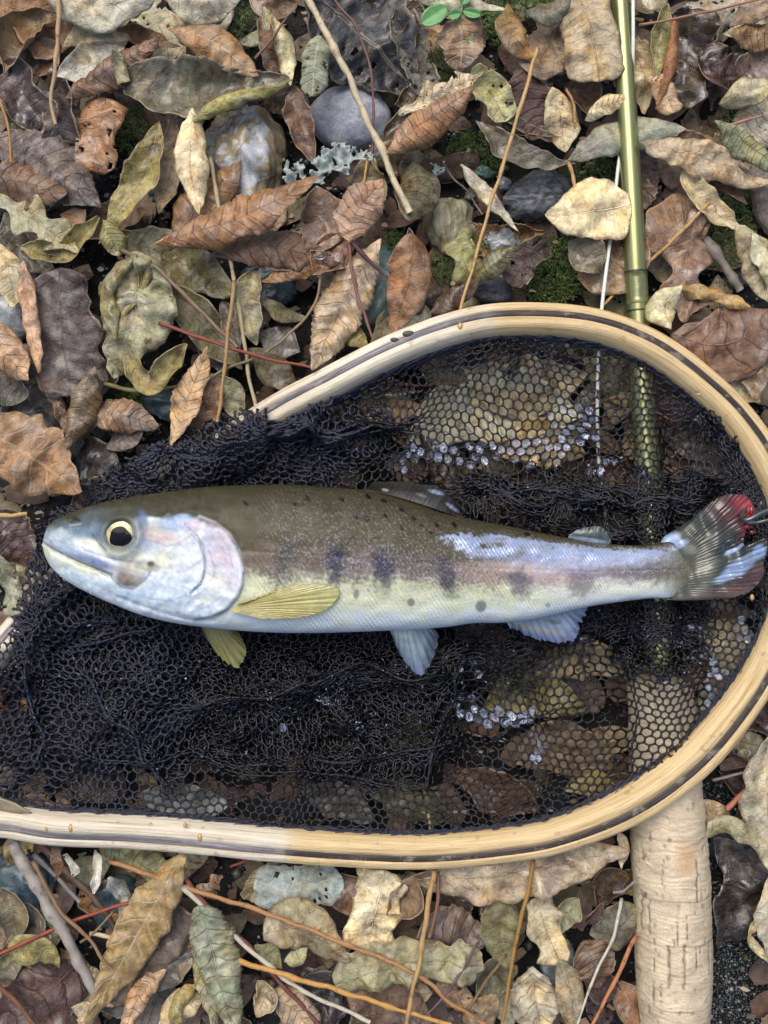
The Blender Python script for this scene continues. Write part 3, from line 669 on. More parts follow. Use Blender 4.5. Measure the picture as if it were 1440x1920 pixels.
# lower left
L_([(352,1588),(265,1740),(165,1915)], 92,'lance','gold',92,cup=-.5,pleat=5,nv=9,veincol=1,label='long golden pleated leaf with a pale rib at lower left',spot=.3)
L_([(345,1690),(280,1790),(235,1880)], 96,'frag','mauve',62,cup=-.2,label='smooth pinkish mauve leaf under the golden pleated one',spot=.2)
L_([(160,1790),(90,1860),(-10,1940)], 138,'ell','maroon',44,cup=.1,serr=22,label='deep maroon leaf in the bottom left corner',nv=6,wet=.3)
L_([(22,1798),(75,1768),(118,1808)], 62,'ovate','yolive',66,cup=-.4,label='yellow olive leaf pinned under the grey branch')
L_([(80,1690),(95,1740),(100,1790)], 40,'lance','greyolive',60,cup=.4,label='olive grey leaf beside the grey branch')
L_([(385,1675),(410,1780),(452,1930)], 84,'ovate','greygreen',86,cup=-1.0,serr=9,pleat=3,nv=9,label='grey green cone shaped rolled leaf at lower left')
L_([(365,1750),(385,1830),(410,1930)], 40,'lance','paleolive',78,cup=-.6,serr=8,label='tattered pale edge left of the grey green cone')
L_([(372,1690),(395,1660),(420,1640)], 38,'lobed','pinkbrown',84,cup=-.4,serr=8,torn=.2,label='ragged pinkish scrap on top of the grey green cone')
L_([(0,1665),(25,1710),(20,1770)], 56,'ell','greyolive',62,cup=.5,label='grey olive leaf at the left edge beneath the slate stone')
L_([(-10,1830),(20,1805),(45,1790)], 50,'ell','greyolive',60,cup=.4,label='grey leaf at the left edge above the maroon one')
L_([(45,1690),(65,1730),(60,1770)], 50,'ell','ash',48,cup=.4,label='dull brown leaf behind the grey branch')
L_([(315,1810),(265,1860),(235,1935)], 44,'ell','peach',80,cup=-.7,serr=8,label='peach coloured rolled rim at the bottom left')
L_([(205,1640),(235,1690),(245,1745)], 30,'strip','bluegrey',70,cup=-.8,label='blue grey rolled scrap among the lower left twigs',veincol=1)
L_([(178,1590),(184,1630),(178,1672)], 16,'strip','white',78,cup=.8,label='thin white curl hanging below the hoop')
L_([(120,1600),(135,1625),(145,1640)], 20,'frag','white',62,cup=.2,torn=.2,label='small white flake below the lower left hoop')
L_([(100,1590),(108,1620),(105,1650)], 22,'lance','redbrown',64,cup=.4,serr=6,label='little spiny brown leaf below the lower left hoop')
L_([(335,1715),(345,1745),(355,1775)], 40,'ell','brown',58,cup=.4,label='small brown leaf between the golden and grey green leaves')
L_([(300,1925),(340,1885),(385,1865)], 60,'ell','tan',58,cup=-.4,label='tan leaf at the bottom edge left of the olive strip')
L_([(366,1845),(335,1880),(326,1930)], 24,'strip','yolive',76,cup=-.8,label='olive strip curling at the bottom edge')
L_([(140,1880),(165,1900),(160,1930)], 40,'lance','tan',76,cup=-.8,label='tan curled tip at the bottom edge beside the golden leaf')
L_([(280,1720),(310,1690),(345,1700)], 60,'ell','ash',40,cup=.3,label='shaded grey leaf behind the golden pleated leaf')
L_([(270,1850),(320,1800),(370,1790)], 84,'ell','ash',46,cup=.3,label='dull grey brown leaf under the mauve one at the bottom')
# lower middle
L_([(478,1650),(555,1668),(640,1640)], 96,'frag','bluegrey',58,cup=.15,label='pale blue grey leaf tucked under the lower hoop',veincol=1,torn=.1)
L_([(493,1690),(525,1695),(560,1706)], 36,'lance','white',68,cup=.3,label='whitish flake over the blue grey leaf')
L_([(495,1738),(570,1735),(655,1788)], 96,'ovate','tan',76,cup=-.7,label='olive tan rolled leaf crossed by the long brown stem',crumple=7)
L_([(535,1800),(560,1790),(580,1770)], 30,'lance','paleolive',84,cup=-.6,label='turned tip of the olive tan rolled leaf')
L_([(722,1630),(705,1700),(690,1775)], 104,'frag','cream',66,cup=-.25,label='cream leaf with brown scabs below the lower hoop',spot=.8,veincol=0)
L_([(628,1640),(660,1680),(690,1720)], 84,'ell','redbrown',50,cup=.3,label='reddish brown leaf left of the scabby cream one')
L_([(775,1635),(760,1680),(725,1712)], 64,'ell','brown',72,cup=.9,label='brown spiral curl right of the scabby cream leaf')
L_([(772,1768),(840,1752),(918,1758)], 108,'ell','mauve',60,cup=-.15,serr=15,label='flat mauve grey toothed leaf behind the straws',spot=.2)
L_([(628,1838),(760,1798),(905,1805)], 92,'frag','paleolive',84,cup=-.5,crumple=10,label='long wrinkled pale olive leaf at the bottom centre')
L_([(640,1840),(720,1860),(812,1858)], 88,'ell','brown',58,cup=-.2,label='brown leaf beneath the wrinkled pale olive one')
L_([(655,1915),(730,1895),(815,1925)], 110,'ell','redbrown',66,cup=-.2,label='reddish brown leaf at the bottom centre')
L_([(690,1835),(672,1870),(660,1905)], 44,'lance','pinkbrown',72,cup=-.4,label='small pinkish leaf hanging below the wrinkled olive one')
L_([(945,1678),(935,1745),(952,1812)], 82,'ovate','olive',74,cup=-.3,label='smooth olive brown oval leaf under the ochre stem')
L_([(940,1790),(920,1840),(905,1890)], 60,'ell','greyolive',56,cup=.3,label='dull olive leaf beneath the smooth oval one')
L_([(750,1648),(950,1628),(1178,1588)], 112,'ell','tan',80,cup=-.25,wet=1,label='wide wet tan leaf with droplets under the hoop',crumple=5,spot=.5)
L_([(1160,1560),(1172,1590),(1165,1628)], 16,'strip','cream',92,cup=.8,label='cream curled end of the wet tan leaf')
L_([(850,1620),(900,1665),(930,1700)], 60,'ell','redbrown',48,cup=.5,label='dark reddish leaf under the wet tan one')
L_([(482,1838),(500,1860),(484,1900)], 44,'ell','beige',82,cup=1.2,label='beige tube of a rolled leaf at the bottom')
L_([(505,1850),(560,1885),(600,1935)], 64,'ell','tan',70,cup=-.8,pleat=2,label='tan pleated leaf at the bottom left of centre')
L_([(480,1770),(500,1790),(530,1808)], 44,'ell','paleolive',56,cup=-.4,label='pale olive scrap above the white stem')
L_([(560,1870),(610,1850),(640,1880)], 66,'ell','dark',40,cup=.2,label='black shaded leaf at the bottom beside the gold straw')
L_([(830,1830),(855,1860),(870,1890)], 52,'frag','pinkbrown',66,cup=-.3,torn=.15,label='pinkish leaf scrap right of the bottom straw')
L_([(870,1925),(905,1890),(935,1860)], 58,'ell','brown',60,cup=-.3,torn=.1,label='torn brown leaf at the bottom near the ochre stem')
# lower right
L_([(1005,1678),(1022,1740),(1048,1800)], 66,'frag','cream',78,cup=-.5,label='cream leaf hanging below the wet tan one')
L_([(1085,1682),(1065,1710),(1050,1750)], 46,'ell','paleolive',62,cup=.5,label='pale olive cupped leaf beside the hanging cream one')
L_([(1092,1768),(1110,1800),(1122,1848)], 84,'ovate','redbrown',68,cup=-.15,serr=9,label='small toothed red brown leaf left of the white stem')
L_([(995,1800),(1000,1860),(1018,1940)], 96,'ell','beige',66,cup=-.3,pleat=3,nv=5,serr=11,label='pale beige toothed leaf at the bottom right of centre')
L_([(1045,1790),(1065,1850),(1072,1935)], 56,'lance','tan',78,cup=-.6,label='tan twisted leaf right of the pale beige one')
L_([(1105,1750),(1150,1730),(1195,1690)], 84,'ell','greyolive',56,cup=-.3,label='olive grey leaf touching the cork grip')
L_([(1165,1840),(1185,1880),(1215,1930)], 70,'ell','rust',56,cup=-.3,label='rust brown leaf tucked against the cork grip')
L_([(1095,1830),(1130,1850),(1170,1870)], 60,'ell','maroon',44,cup=.2,label='maroon leaf under the orange stem')
L_([(1098,1735),(1112,1715),(1132,1690)], 22,'lance','maroon',72,cup=.5,label='tiny red leaf bud left of the cork grip')
L_([(1338,1570),(1402,1650),(1345,1775)], 118,'ell','darkwet',60,cup=.35,wet=.9,label='very dark wet leaf cupped right of the cork grip',spot=1)
L_([(1318,1565),(1360,1542),(1415,1580)], 34,'strip','paleolive',88,cup=-.6,label='olive tan folded rim above the very dark leaf')
L_([(1318,1498),(1340,1525),(1372,1540)], 52,'ell','tan',74,cup=-.4,label='tan leaf piece right of the cork just under the hoop')
L_([(1440,1360),(1430,1500),(1455,1650)], 96,'ell','beige',80,cup=-.3,label='pale beige leaf cut by the right edge below the hoop',spot=.5)
L_([(1462,1620),(1440,1700),(1465,1830)], 66,'ell','beige',76,cup=-.3,label='pinkish beige leaf cut by the right edge near the bottom')
L_([(1425,1715),(1408,1760),(1442,1805)], 14,'strip','cream',84,cup=.6,label='thin cream ribbon curling over the dark grit')
L_([(1120,1700),(1150,1650),(1178,1640)], 60,'ell','umber',40,cup=.4,label='dark leaf in the shade left of the cork grip')
L_([(1390,1500),(1400,1530),(1420,1560)], 40,'ell','umber',50,cup=.4,label='brown shaded leaf behind the pinkish stem')

# ---- leaves seen through the netting
NET_L = [
 ([(860,700),(980,730),(1100,700)],120,'ell','tan',20,'tan leaf seen through the open mesh at the top of the net'),
 ([(760,830),(900,760),(1090,780)],150,'ell','beige',30,'large pale beige leaf under the open mesh above the dorsal fin'),
 ([(930,850),(1000,830),(1100,850)],90,'ell','gold',36,'golden leaf under the net above the adipose fin'),
 ([(650,720),(720,760),(800,770)],70,'ell','brown',26,'brown leaf under the net below the upper hoop'),
 ([(1220,760),(1280,800),(1330,870)],90,'ell','umber',26,'dark brown leaf under the net right of the rod'),
 ([(1120,680),(1160,720),(1150,800)],70,'ell','olive',22,'olive leaf under the net beside the white line'),
 ([(1290,900),(1350,860),(1400,930)],80,'ell','ash',20,'grey leaf under the net above the tail'),
 ([(380,860),(470,850),(560,880)],80,'ell','paleolive',26,'pale olive leaf under the folded net above the gill'),
 ([(280,880),(360,850),(440,830)],60,'ell','peach',34,'peach leaf showing through the netting above the fish head'),
 ([(900,1330),(990,1300),(1100,1330)],90,'ell','yolive',26,'yellow olive leaf under the wet mesh below the anal fin'),
 ([(960,1430),(1050,1400),(1150,1440)],100,'ell','brown',28,'brown leaf under the wet mesh near the lower hoop'),
 ([(1000,1260),(1090,1230),(1170,1260)],80,'ell','tan',22,'tan leaf under the mesh right of the anal fin'),
 ([(1300,1170),(1370,1210),(1400,1290)],90,'ell','tan',24,'tan leaf under the mesh at the right of the net'),
 ([(1310,1330),(1340,1300),(1370,1260)],60,'ell','bluegrey',30,'blue grey leaf under the mesh at the right hoop'),
 ([(850,1450),(930,1480),(1010,1520)],80,'ell','redbrown',24,'reddish leaf under the mesh touching the lower hoop'),
 ([(690,1480),(770,1500),(850,1540)],80,'ell','olive',22,'olive leaf under the mesh at the bottom centre of the net'),
 ([(560,1480),(640,1500),(700,1540)],70,'ell','ash',22,'grey brown leaf under the mesh at the lower edge'),
 ([(260,1490),(340,1500),(430,1510)],80,'ell','bluegrey',26,'slate grey leaf under the mesh at the lower left'),
 ([(120,1440),(180,1470),(220,1500)],60,'ell','umber',22,'dark brown leaf under the mesh near the net joint'),
 ([(0,1260),(30,1320),(20,1380)],60,'ell','orange',30,'orange brown leaf under the mesh at the left edge'),
 ([(90,1020),(60,1060),(40,1110)],50,'ell','pale',34,'pale leaf under the mesh below the fish snout'),
 ([(130,960),(170,930),(230,900)],60,'ell','brown',40,'brown leaf under the mesh in front of the snout'),
 ([(700,1360),(760,1370),(830,1380)],70,'ell','gold',24,'gold brown leaf under the dense mesh at centre'),
 ([(1060,1480),(1110,1470),(1160,1500)],60,'ell','yolive',30,'mustard coloured leaf under the mesh left of the cork'),
]
for (p_, w_, sh, co, z_, lb) in NET_L:
    leaf(p_, w_, sh, co, z_-6, cup=.2, crumple=6, wet=.5, label=lb, spot=.5, group='fallen leaves under the netting', pleat=1.0 if w_ > 85 else 0)

# ---- partly hidden lower layer
LAND = [(60,60,'top left corner'),(200,60,'pale top leaves'),(260,150,'cupped olive leaf'),(400,140,'rust oval leaf'),(80,200,'wet purple leaf'),(90,330,'mauve leaf at left'),
 (240,340,'spotted olive leaf'),(370,320,'cream upright leaf'),(462,300,'quartz stone'),(540,100,'cream narrow leaf'),(655,225,'purple pebble'),(680,70,'black leaf'),(850,80,'seedling'),
 (800,240,'rolled rust leaf'),(770,370,'dark speckled leaf'),(845,420,'tan stone'),(900,300,'mossy patch'),(1000,200,'maroon leaf'),(1010,370,'dark layered rock'),(1110,80,'large tan leaf'),
 (1175,250,'rod blank'),(1290,110,'soaked amber leaf'),(1410,70,'toothed rust leaf'),(1400,180,'grainy tan leaf'),(1310,310,'long tan leaf'),(1400,400,'mossy right edge'),(1290,480,'pinkish wet leaf'),
 (1100,400,'broad cream leaf'),(1030,510,'brightest moss'),(870,490,'yellow lobed leaf'),(765,530,'upright reddish leaf'),(715,540,'teal stone'),(650,560,'pleated golden leaf'),(500,420,'long curled rust leaf'),
 (460,570,'crossing stems'),(370,600,'olive leaf and grey stem'),(255,600,'crumpled olive leaf'),(115,620,'large purple brown leaf'),(30,590,'pale wet stone'),(80,800,'dark shaded leaf'),
 (230,780,'pink brown oval leaf'),(360,740,'peach upright leaf'),(60,860,'pale veined leaf'),(30,1010,'damp reddish leaf'),(510,700,'upper left hoop'),(60,1650,'slate stone'),(110,1740,'grey branch'),
 (70,1860,'deep maroon leaf'),(250,1740,'golden pleated leaf'),(410,1790,'grey green cone'),(550,1665,'blue grey leaf'),(570,1760,'olive tan rolled leaf'),(700,1700,'scabby cream leaf'),
 (830,1760,'mauve toothed leaf'),(760,1810,'wrinkled olive leaf'),(730,1900,'bottom reddish leaf'),(940,1740,'smooth oval leaf'),(960,1620,'wet tan leaf'),(1025,1740,'hanging cream leaf'),
 (1000,1860,'pale beige toothed leaf'),(1110,1800,'small toothed red leaf'),(1260,1750,'cork grip'),(1370,1680,'very dark wet leaf'),(1385,1830,'dark grit'),(1430,1500,'pale right edge leaf'),(560,1880,'tan pleated leaf'),
 (400,1900,'bottom olive strip'),(1440,640,'big veined leaf'),(1300,230,'orange roll')]
CN = dict(tan='tan', beige='beige', rust='rust brown', brown='brown', redbrown='reddish brown', mauve='mauve', maroon='maroon', purple='purple brown', olive='olive',
          greyolive='grey olive', ash='grey', umber='dark brown', pinkbrown='pinkish brown', paleolive='pale olive', gold='golden')
NLAND = [(760,940,'dorsal fin'),(1340,1030,'tail fin'),(1210,780,'rod'),(1125,720,'white line'),(1040,1190,'anal fin'),(780,1230,'pelvic fin'),(1250,1400,'cork grip'),(1000,1540,'lower hoop'),(800,650,'upper hoop'),(1100,1000,'adipose fin'),
         (1400,1300,'right hoop'),(1400,850,'upper right hoop'),(950,1340,'bright water film'),(600,1540,'pale lower hoop'),(120,1000,'fish snout'),(60,1480,'joint of the hoop'),(1000,760,'pale beige leaf'),(240,880,'fish forehead')]
SKIP = set([1, 3, 4, 5, 8, 10, 11, 14, 15, 16, 18, 20, 22, 23, 24, 28, 30, 31, 33, 38, 39, 40, 42, 47, 48, 53, 55, 57, 64, 67, 68, 71, 72, 77, 78, 80, 82, 83, 84, 85, 86, 89, 91, 96, 103, 104, 110, 114, 115, 118, 123, 124, 125, 126, 128, 132, 135, 136, 137, 139, 140, 142, 143, 145, 146, 148, 150, 151, 154, 155, 158, 159, 161, 162, 163, 165])
rs_ = np.random.RandomState(77); used_lab = {}
placed = []
for i in range(2200):
    if len(placed) >= 165: break
    x, y = rs_.uniform(-90, 1530), rs_.uniform(-90, 2010)
    under = inside(np.array([x]), np.array([y]), [(520,700),(860,610),(1100,600),(1400,780),(1440,900),(1440,1300),(1150,1560),(700,1600),(0,1560),(0,1200),(200,900)])[0]
    openz = under and ((x > 640 and y < 900 and x < 1330) or (x > 860 and y > 1200 and x < 1400))
    if under and not openz and (300 < x < 860 or rs_.rand() > .25): continue
    if 1300 < x < 1440 and y > 1640: continue
    if any((x-a)**2+(y-b)**2 < (52 if openz else 66)**2 for a, b in placed): continue
    if any((x-a)**2/((c+25)**2)+(y-b)**2/((d+25)**2) < 1 for a, b, c, d in [(656,224,70,55),(462,300,65,100),(1008,372,55,40),(1035,505,60,50),(845,424,40,45),(895,290,40,35),(715,545,50,60)]): continue
    placed.append((x, y))
    a = rs_.rand()*6.28; Ln = rs_.uniform(90, 190); w_ = Ln*rs_.uniform(.34, .6); b = rs_.uniform(-.25, .25)
    dx, dy = math.cos(a)*Ln/2, math.sin(a)*Ln/2
    co = list(CN)[rs_.randint(len(CN))]
    lm = min(LAND, key=lambda q: (q[0]-x)**2+(q[1]-y)**2)
    rel = 'above' if y < lm[1]-30 else 'below' if y > lm[1]+30 else ('left of' if x < lm[0] else 'right of')
    if under: lb = None
    big = 'long' if Ln > 150 else 'small' if Ln < 115 else 'mid sized'
    sh = ['ell', 'lance', 'ovate', 'frag'][rs_.randint(4)]; shn = dict(ell='oval', lance='narrow', ovate='broad', frag='torn')[sh]
    sr = 9 if rs_.rand() < .3 else 0
    if under:
        lm = min(NLAND, key=lambda q: (q[0]-x)**2+(q[1]-y)**2); rel = 'above' if y < lm[1]-30 else 'below' if y > lm[1]+30 else ('left of' if x < lm[0] else 'right of')
        lb = f"{big} {CN[co]} {shn} leaf under the net {rel} the {lm[2]}"
    else: lb = f"{big} {CN[co]} {shn} leaf, half buried just {rel} the {lm[2]}"
    used_lab[lb] = used_lab.get(lb, 0)+1
    if used_lab[lb] > 1:
        lb = lb.replace(' leaf', f" {'toothed' if sr else 'crinkled'} leaf", 1)
        if lb in used_lab: lb = lb.replace('half buried', 'deeply half buried')
        used_lab[lb] = 1
    par_ = (rs_.uniform(-24, 12), rs_.uniform(-.9, .9), .22*(rs_.rand() < .35), rs_.rand(), .6*(rs_.rand() < .4))
    if len(placed) in SKIP: NL[0] += 1; continue
    leaf([(x-dx, y-dy), (x-dy*b, y+dx*b), (x+dx, y+dy)], w_, sh, co, par_[0], cup=par_[1], serr=sr, pleat=2.0 if sr else 0,
         nv=9, crumple=6, torn=par_[2], spot=par_[3], wet=par_[4], label=lb)['n'] = len(placed)

# tiny leaf crumbs nobody could count
def build_litter():
    rs = np.random.RandomState(14); n = 900; nu, nv_ = 9, 6; Vs = []; 
    for i in range(n):
        x, y = rs.uniform(-120, 1560), rs.uniform(-120, 2040)
        if 1300 < x < 1440 and y > 1600 and rs.rand() < .85: continue
        if ((x-1035)/70)**2+((y-505)/60)**2 < 1 or ((x-895)/60)**2+((y-290)/50)**2 < 1 or ((x-1400)/50)**2+((y-250)/40)**2 < 1: continue
        L = rs.uniform(35, 95); w = L*rs.uniform(.4, .7); a = rs.rand()*6.28; z = rs.uniform(-30, -8); cu = rs.uniform(-.5, .5); tl = rs.uniform(-.25, .25, 2)
        t = np.linspace(0, 1, nu)[:, None]; s_ = np.linspace(-1, 1, nv_)[None]
        p = np.sin(np.pi*np.clip(t*rs.uniform(.7, 1)+rs.uniform(0, .2), 0, 1))**.6
        u = (t-.5)*L+0*s_; v = s_*p*w/2; zz = z+cu*np.abs(s_)**2*w*.3*p+u*tl[0]+v*tl[1]+3*noise(u+x, v+y, 30, i % 50)
        Vs.append(np.stack([x+u*math.cos(a)-v*math.sin(a), y+u*math.sin(a)+v*math.cos(a), zz], -1).reshape(-1, 3))
    F = (grid_faces(nu, nv_)[None]+(np.arange(len(Vs))*nu*nv_)[:, None, None]).reshape(-1, 4)
    s = N('decayed_leaves'); v = s.coord(PXS); r_ = s.n('ShaderNodeNewGeometry').outputs['Random Per Island']
    c = s.ramp(r_, [(0, lin4((66, 50, 42))), (.25, lin4((112, 88, 68))), (.45, lin4((92, 66, 54))), (.6, lin4((146, 124, 94))), (.8, lin4((98, 92, 66))), (.95, lin4((128, 106, 96)))])
    c = s.mix(1.0, c, s.ramp(s.noise(v, .05, 6, .7), [(.3, g4(.55)), (.7, g4(1.3))]), 'MULTIPLY')
    tag(scene_mesh('leaf_litter', np.vstack(Vs), F, s.p(Base_Color=c, Roughness=.5, Normal=s.bump(s.noise(v, .08, 5, .7), .7, 5)), smooth=True), 'decayed brown leaf pieces packed under the fresher leaves', 'leaf litter', kind='stuff')
build_litter()
def build_crumbs():
    rs = np.random.RandomState(4); n = 1500
    P = []; F = []; cols = []
    for i in range(n):
        x, y = rs.uniform(-60, 1500), rs.uniform(-60, 1980); z = rs.uniform(-26, 14); r = rs.uniform(4, 13); a = rs.rand()*6.28
        k = 6; b = len(P); tl = rs.uniform(-.6, .6, 2)
        for j in range(k):
            q = a+j*6.283/k; rr = r*rs.uniform(.5, 1.2)*(1 if j % 3 else .6); dx, dy = rr*math.cos(q), rr*.6*math.sin(q)
            P.append((x+dx, y+dy, z+dx*tl[0]+dy*tl[1]))
        F += [(b, b+1, b+2), (b, b+2, b+3), (b, b+3, b+4), (b, b+4, b+5)]
    s = N('leaf_crumbs'); geo = s.n('ShaderNodeNewGeometry')
    c = s.ramp(geo.outputs['Random Per Island'], [(0, lin4((60, 44, 34))), (.4, lin4((110, 84, 60))), (.7, lin4((160, 136, 100))), (.95, lin4((150, 156, 150)))])
    tag(scene_mesh('leaf_crumbs', np.array(P), np.array(F), s.p(Base_Color=c, Roughness=.6)), 'tiny crumbs of broken leaf scattered over the soil', 'leaf litter', kind='stuff')
build_crumbs()

# ------------------------------------------------------------------ twigs, straws, stems
def stem(pts, r, col, label, z=70, name='straw', cat='straw', taper=.75, rough=.12, knots=0, group=None, zs=None, wob=1.5):
    P3 = [(p[0], p[1], (zs[i] if zs else z)) for i, p in enumerate(pts)]
    n = max(12, int(sum(math.hypot(pts[i+1][0]-pts[i][0], pts[i+1][1]-pts[i][1]) for i in range(len(pts)-1))/8))
    Q = curve(P3, n); h = abs(hash(label)) % 1 ; sdv = sum(map(ord, label)) % 997
    k = np.arange(n)*8.0
    Q[:, 0] += wob*noise(k, k*0, 90, sdv); Q[:, 1] += wob*noise(k, k*0+5, 90, sdv+1); Q[:, 2] += wob*noise(k, k*0+9, 60, sdv+2)
    R = r*np.linspace(1, taper, n)*(1+.10*noise(k, k*0, 40, sdv+3))
    for j in range(knots):
        c = (j+.6)/(knots+.3)*n; R = R*(1+.35*np.exp(-((np.arange(n)-c)/1.3)**2))
    V, F, U = tube_data(Q, R, 8, rough=rough, seed=sdv)
    Vl, loc = place(V)
    o = mesh(name, Vl, flipf(F), M['stem'], loc, uv=U)
    o.color = lin4(col); return tag(o, label, cat, group)
T_ = stem
T_([(113,-10),(106,110),(97,190),(106,232)],5,(178,148,110),'tan straw with a blackened bent tip at top left',105,taper=.7)
T_([(-2,180),(17,245),(22,305)],3,(176,130,70),'short amber stalk at the left edge',100)
T_([(572,-12),(640,118),(700,250),(768,398)],6.5,(206,190,156),'thick pale straw crossing the purple pebble',zs=[100,106,96,100],taper=.95,knots=2)
T_([(620,-10),(672,62),(697,150),(698,270),(678,360)],2.8,(112,80,70),'thin curved purplish stem over the black leaf',zs=[85,88,88,84,80])
T_([(1008,90),(966,235),(915,400),(864,582)],3.8,(196,160,104),'long gold straw from the maroon leaf to the hoop',zs=[100,102,100,104],knots=1)
T_([(392,290),(412,400),(438,520),(466,690),(480,765)],4.5,(180,164,128),'pale olive straw running down to the upper left hoop',zs=[70,76,84,86,90])
T_([(228,468),(300,508),(372,580),(445,652)],4.2,(132,108,84),'grey brown stem slanting across the olive leaves',104)
T_([(298,606),(380,635),(470,664),(585,690)],3.6,(138,72,52),'reddish stem reaching to the hoop',100)
T_([(440,525),(425,650),(408,792)],4.2,(168,134,88),'ochre straw standing beside the peach leaf',106)
T_([(655,455),(661,520),(680,585),(698,632)],3.2,(134,88,78),'mauve leaf stalk hanging down onto the hoop',108)
T_([(660,452),(690,488),(728,520)],5,(78,50,48),'short dark stalk over the pleated golden leaf',112,taper=.6)
T_([(602,520),(590,570),(555,615),(498,662)],3,(138,120,92),'thin grey stalk above the upper left hoop',92)
T_([(198,720),(262,732),(348,722)],4.5,(128,116,72),'olive brown twig under the crescent curl',78)
T_([(400,705),(430,690),(475,672)],3.2,(120,108,84),'short grey twig crossing the straws above the net',96)
T_([(1200,46),(1290,30),(1445,-6)],2.6,(160,116,90),'fine pinkish stem at the top right',100)
T_([(1322,388),(1262,450),(1195,512),(1128,575)],3.6,(190,150,90),'golden straw passing under the rod above the hoop',zs=[88,84,50,60])
T_([(1322,448),(1358,498),(1390,545)],9,(128,118,108),'short grey twig stub right of the rod',60,'twig','twig',knots=2,rough=.25)
T_([(-5,968),(52,963)],5,(190,156,100),'short tan straw left of the fish snout',98)
T_([(1062,165),(1075,195),(1080,230)],3,(176,130,80),'tiny orange stalk beside the spotted tan leaf',84)
T_([(480,110),(520,60),(540,30)],3,(110,82,60),'dark thin stem at the top beside the cream leaf',96)
T_([(690,300),(684,330),(674,370)],2.4,(196,156,80),'short golden stalk below the lichen',90)
T_([(1065,305),(1075,335),(1080,352)],4,(190,150,96),'short tan stalk above the broad cream leaf',84)
T_([(830,300),(860,340),(905,400)],2.4,(120,106,92),'fine grey rootlet in the moss',40,wob=5)
T_([(1355,240),(1400,225),(1430,215)],3,(176,128,110),'short pink stem in the right hand moss',70)
# lower left and bottom
T_([(18,1580),(80,1680),(128,1765),(182,1865)],12,(158,150,140),'thick grey lichen covered branch at lower left',zs=[96,100,102,100],name='branch',cat='branch',rough=.13,taper=.8,knots=1,wob=2)
T_([(60,1615),(118,1712),(165,1760),(212,1822)],4.2,(140,110,80),'brown stem lying along the grey branch',114)
T_([(-5,1790),(130,1730),(262,1686)],4.2,(146,72,46),'thin red stem crossing under the grey branch',92)
T_([(205,1618),(285,1645),(392,1678),(480,1705),(640,1765),(780,1825),(850,1885),(910,1925)],4.8,(172,126,80),'long brown stem running across the bottom leaves',zs=[98,100,106,108,110,112,106,100],knots=4)
T_([(345,1648),(420,1730),(490,1800),(600,1925)],5,(112,68,60),'dark red stem slanting at the bottom left',100)
T_([(340,1662),(478,1790),(560,1852),(692,1915)],5,(200,192,170),'long whitish stem slanting at the bottom',106)
T_([(440,1800),(540,1830),(680,1872),(845,1922)],5.2,(196,148,78),'long golden straw along the bottom edge',114,knots=2)
T_([(814,1632),(800,1720),(780,1830),(760,1930)],5,(186,150,98),'upright yellow straw crossing the wrinkled olive leaf',118,knots=1)
T_([(822,1634),(820,1690),(806,1755)],4,(130,96,72),'short brown twig beside the upright yellow straw',110)
T_([(898,1768),(852,1842),(800,1905)],3,(104,78,82),'thin purplish stem at the bottom centre',112)
T_([(1165,1685),(1150,1755),(1110,1840),(1082,1925)],3.2,(200,196,176),'thin white stem left of the cork grip',102)
T_([(1192,1755),(1152,1840),(1108,1925)],4.2,(186,122,80),'orange stem left of the cork grip',100)
T_([(1002,1612),(982,1700),(960,1800),(942,1925)],4.2,(160,120,56),'ochre stem crossing the smooth oval leaf',112)
T_([(1362,1518),(1405,1476)],6,(178,112,86),'pinkish red stalk right of the cork grip',82)
T_([(1335,1462),(1420,1444)],3,(150,140,124),'fine grey stem right of the hoop and cork',70)
T_([(170,1752),(242,1761)],4.2,(206,190,150),'short cream straw among the lower left twigs',84)
T_([(-8,1842),(38,1888),(72,1932)],5.5,(120,80,52),'dark brown stem in the bottom left corner',84)
T_([(72,1575),(130,1640),(190,1700),(216,1745)],7,(96,76,62),'shaded brown twig behind the golden leaf',56,'twig','twig')
T_([(65,1600),(100,1640),(150,1690)],5,(136,136,132),'grey thin twig right of the grey branch',62,'twig','twig')
T_([(870,1900),(912,1840),(950,1790)],3.5,(120,98,72),'dull stem rising right of the wrinkled leaf',84)
T_([(150,1765),(180,1745),(215,1705)],2.4,(150,120,84),'hair thin stem among the lower left twigs',88)
T_([(1150,1675),(1175,1665),(1195,1650)],3,(130,126,124),'short grey spur at the left of the cork grip',110)
T_([(430,1625),(465,1612),(480,1600)],3,(132,72,58),'short red stalk under the lower left hoop',80)
# under the net
T_([(660,716),(760,722),(880,716)],2.8,(146,84,58),'thin reddish stem seen through the top of the net',50)
T_([(672,732),(730,740),(790,734)],2.8,(206,186,130),'thin cream stem seen through the top of the net',48)
T_([(802,1520),(806,1558)],3.2,(222,196,150),'short cream stalk seen through the lower mesh',72)
T_([(1100,760),(1180,745),(1260,790)],2.6,(150,110,60),'thin brown stem seen through the mesh near the rod',44)

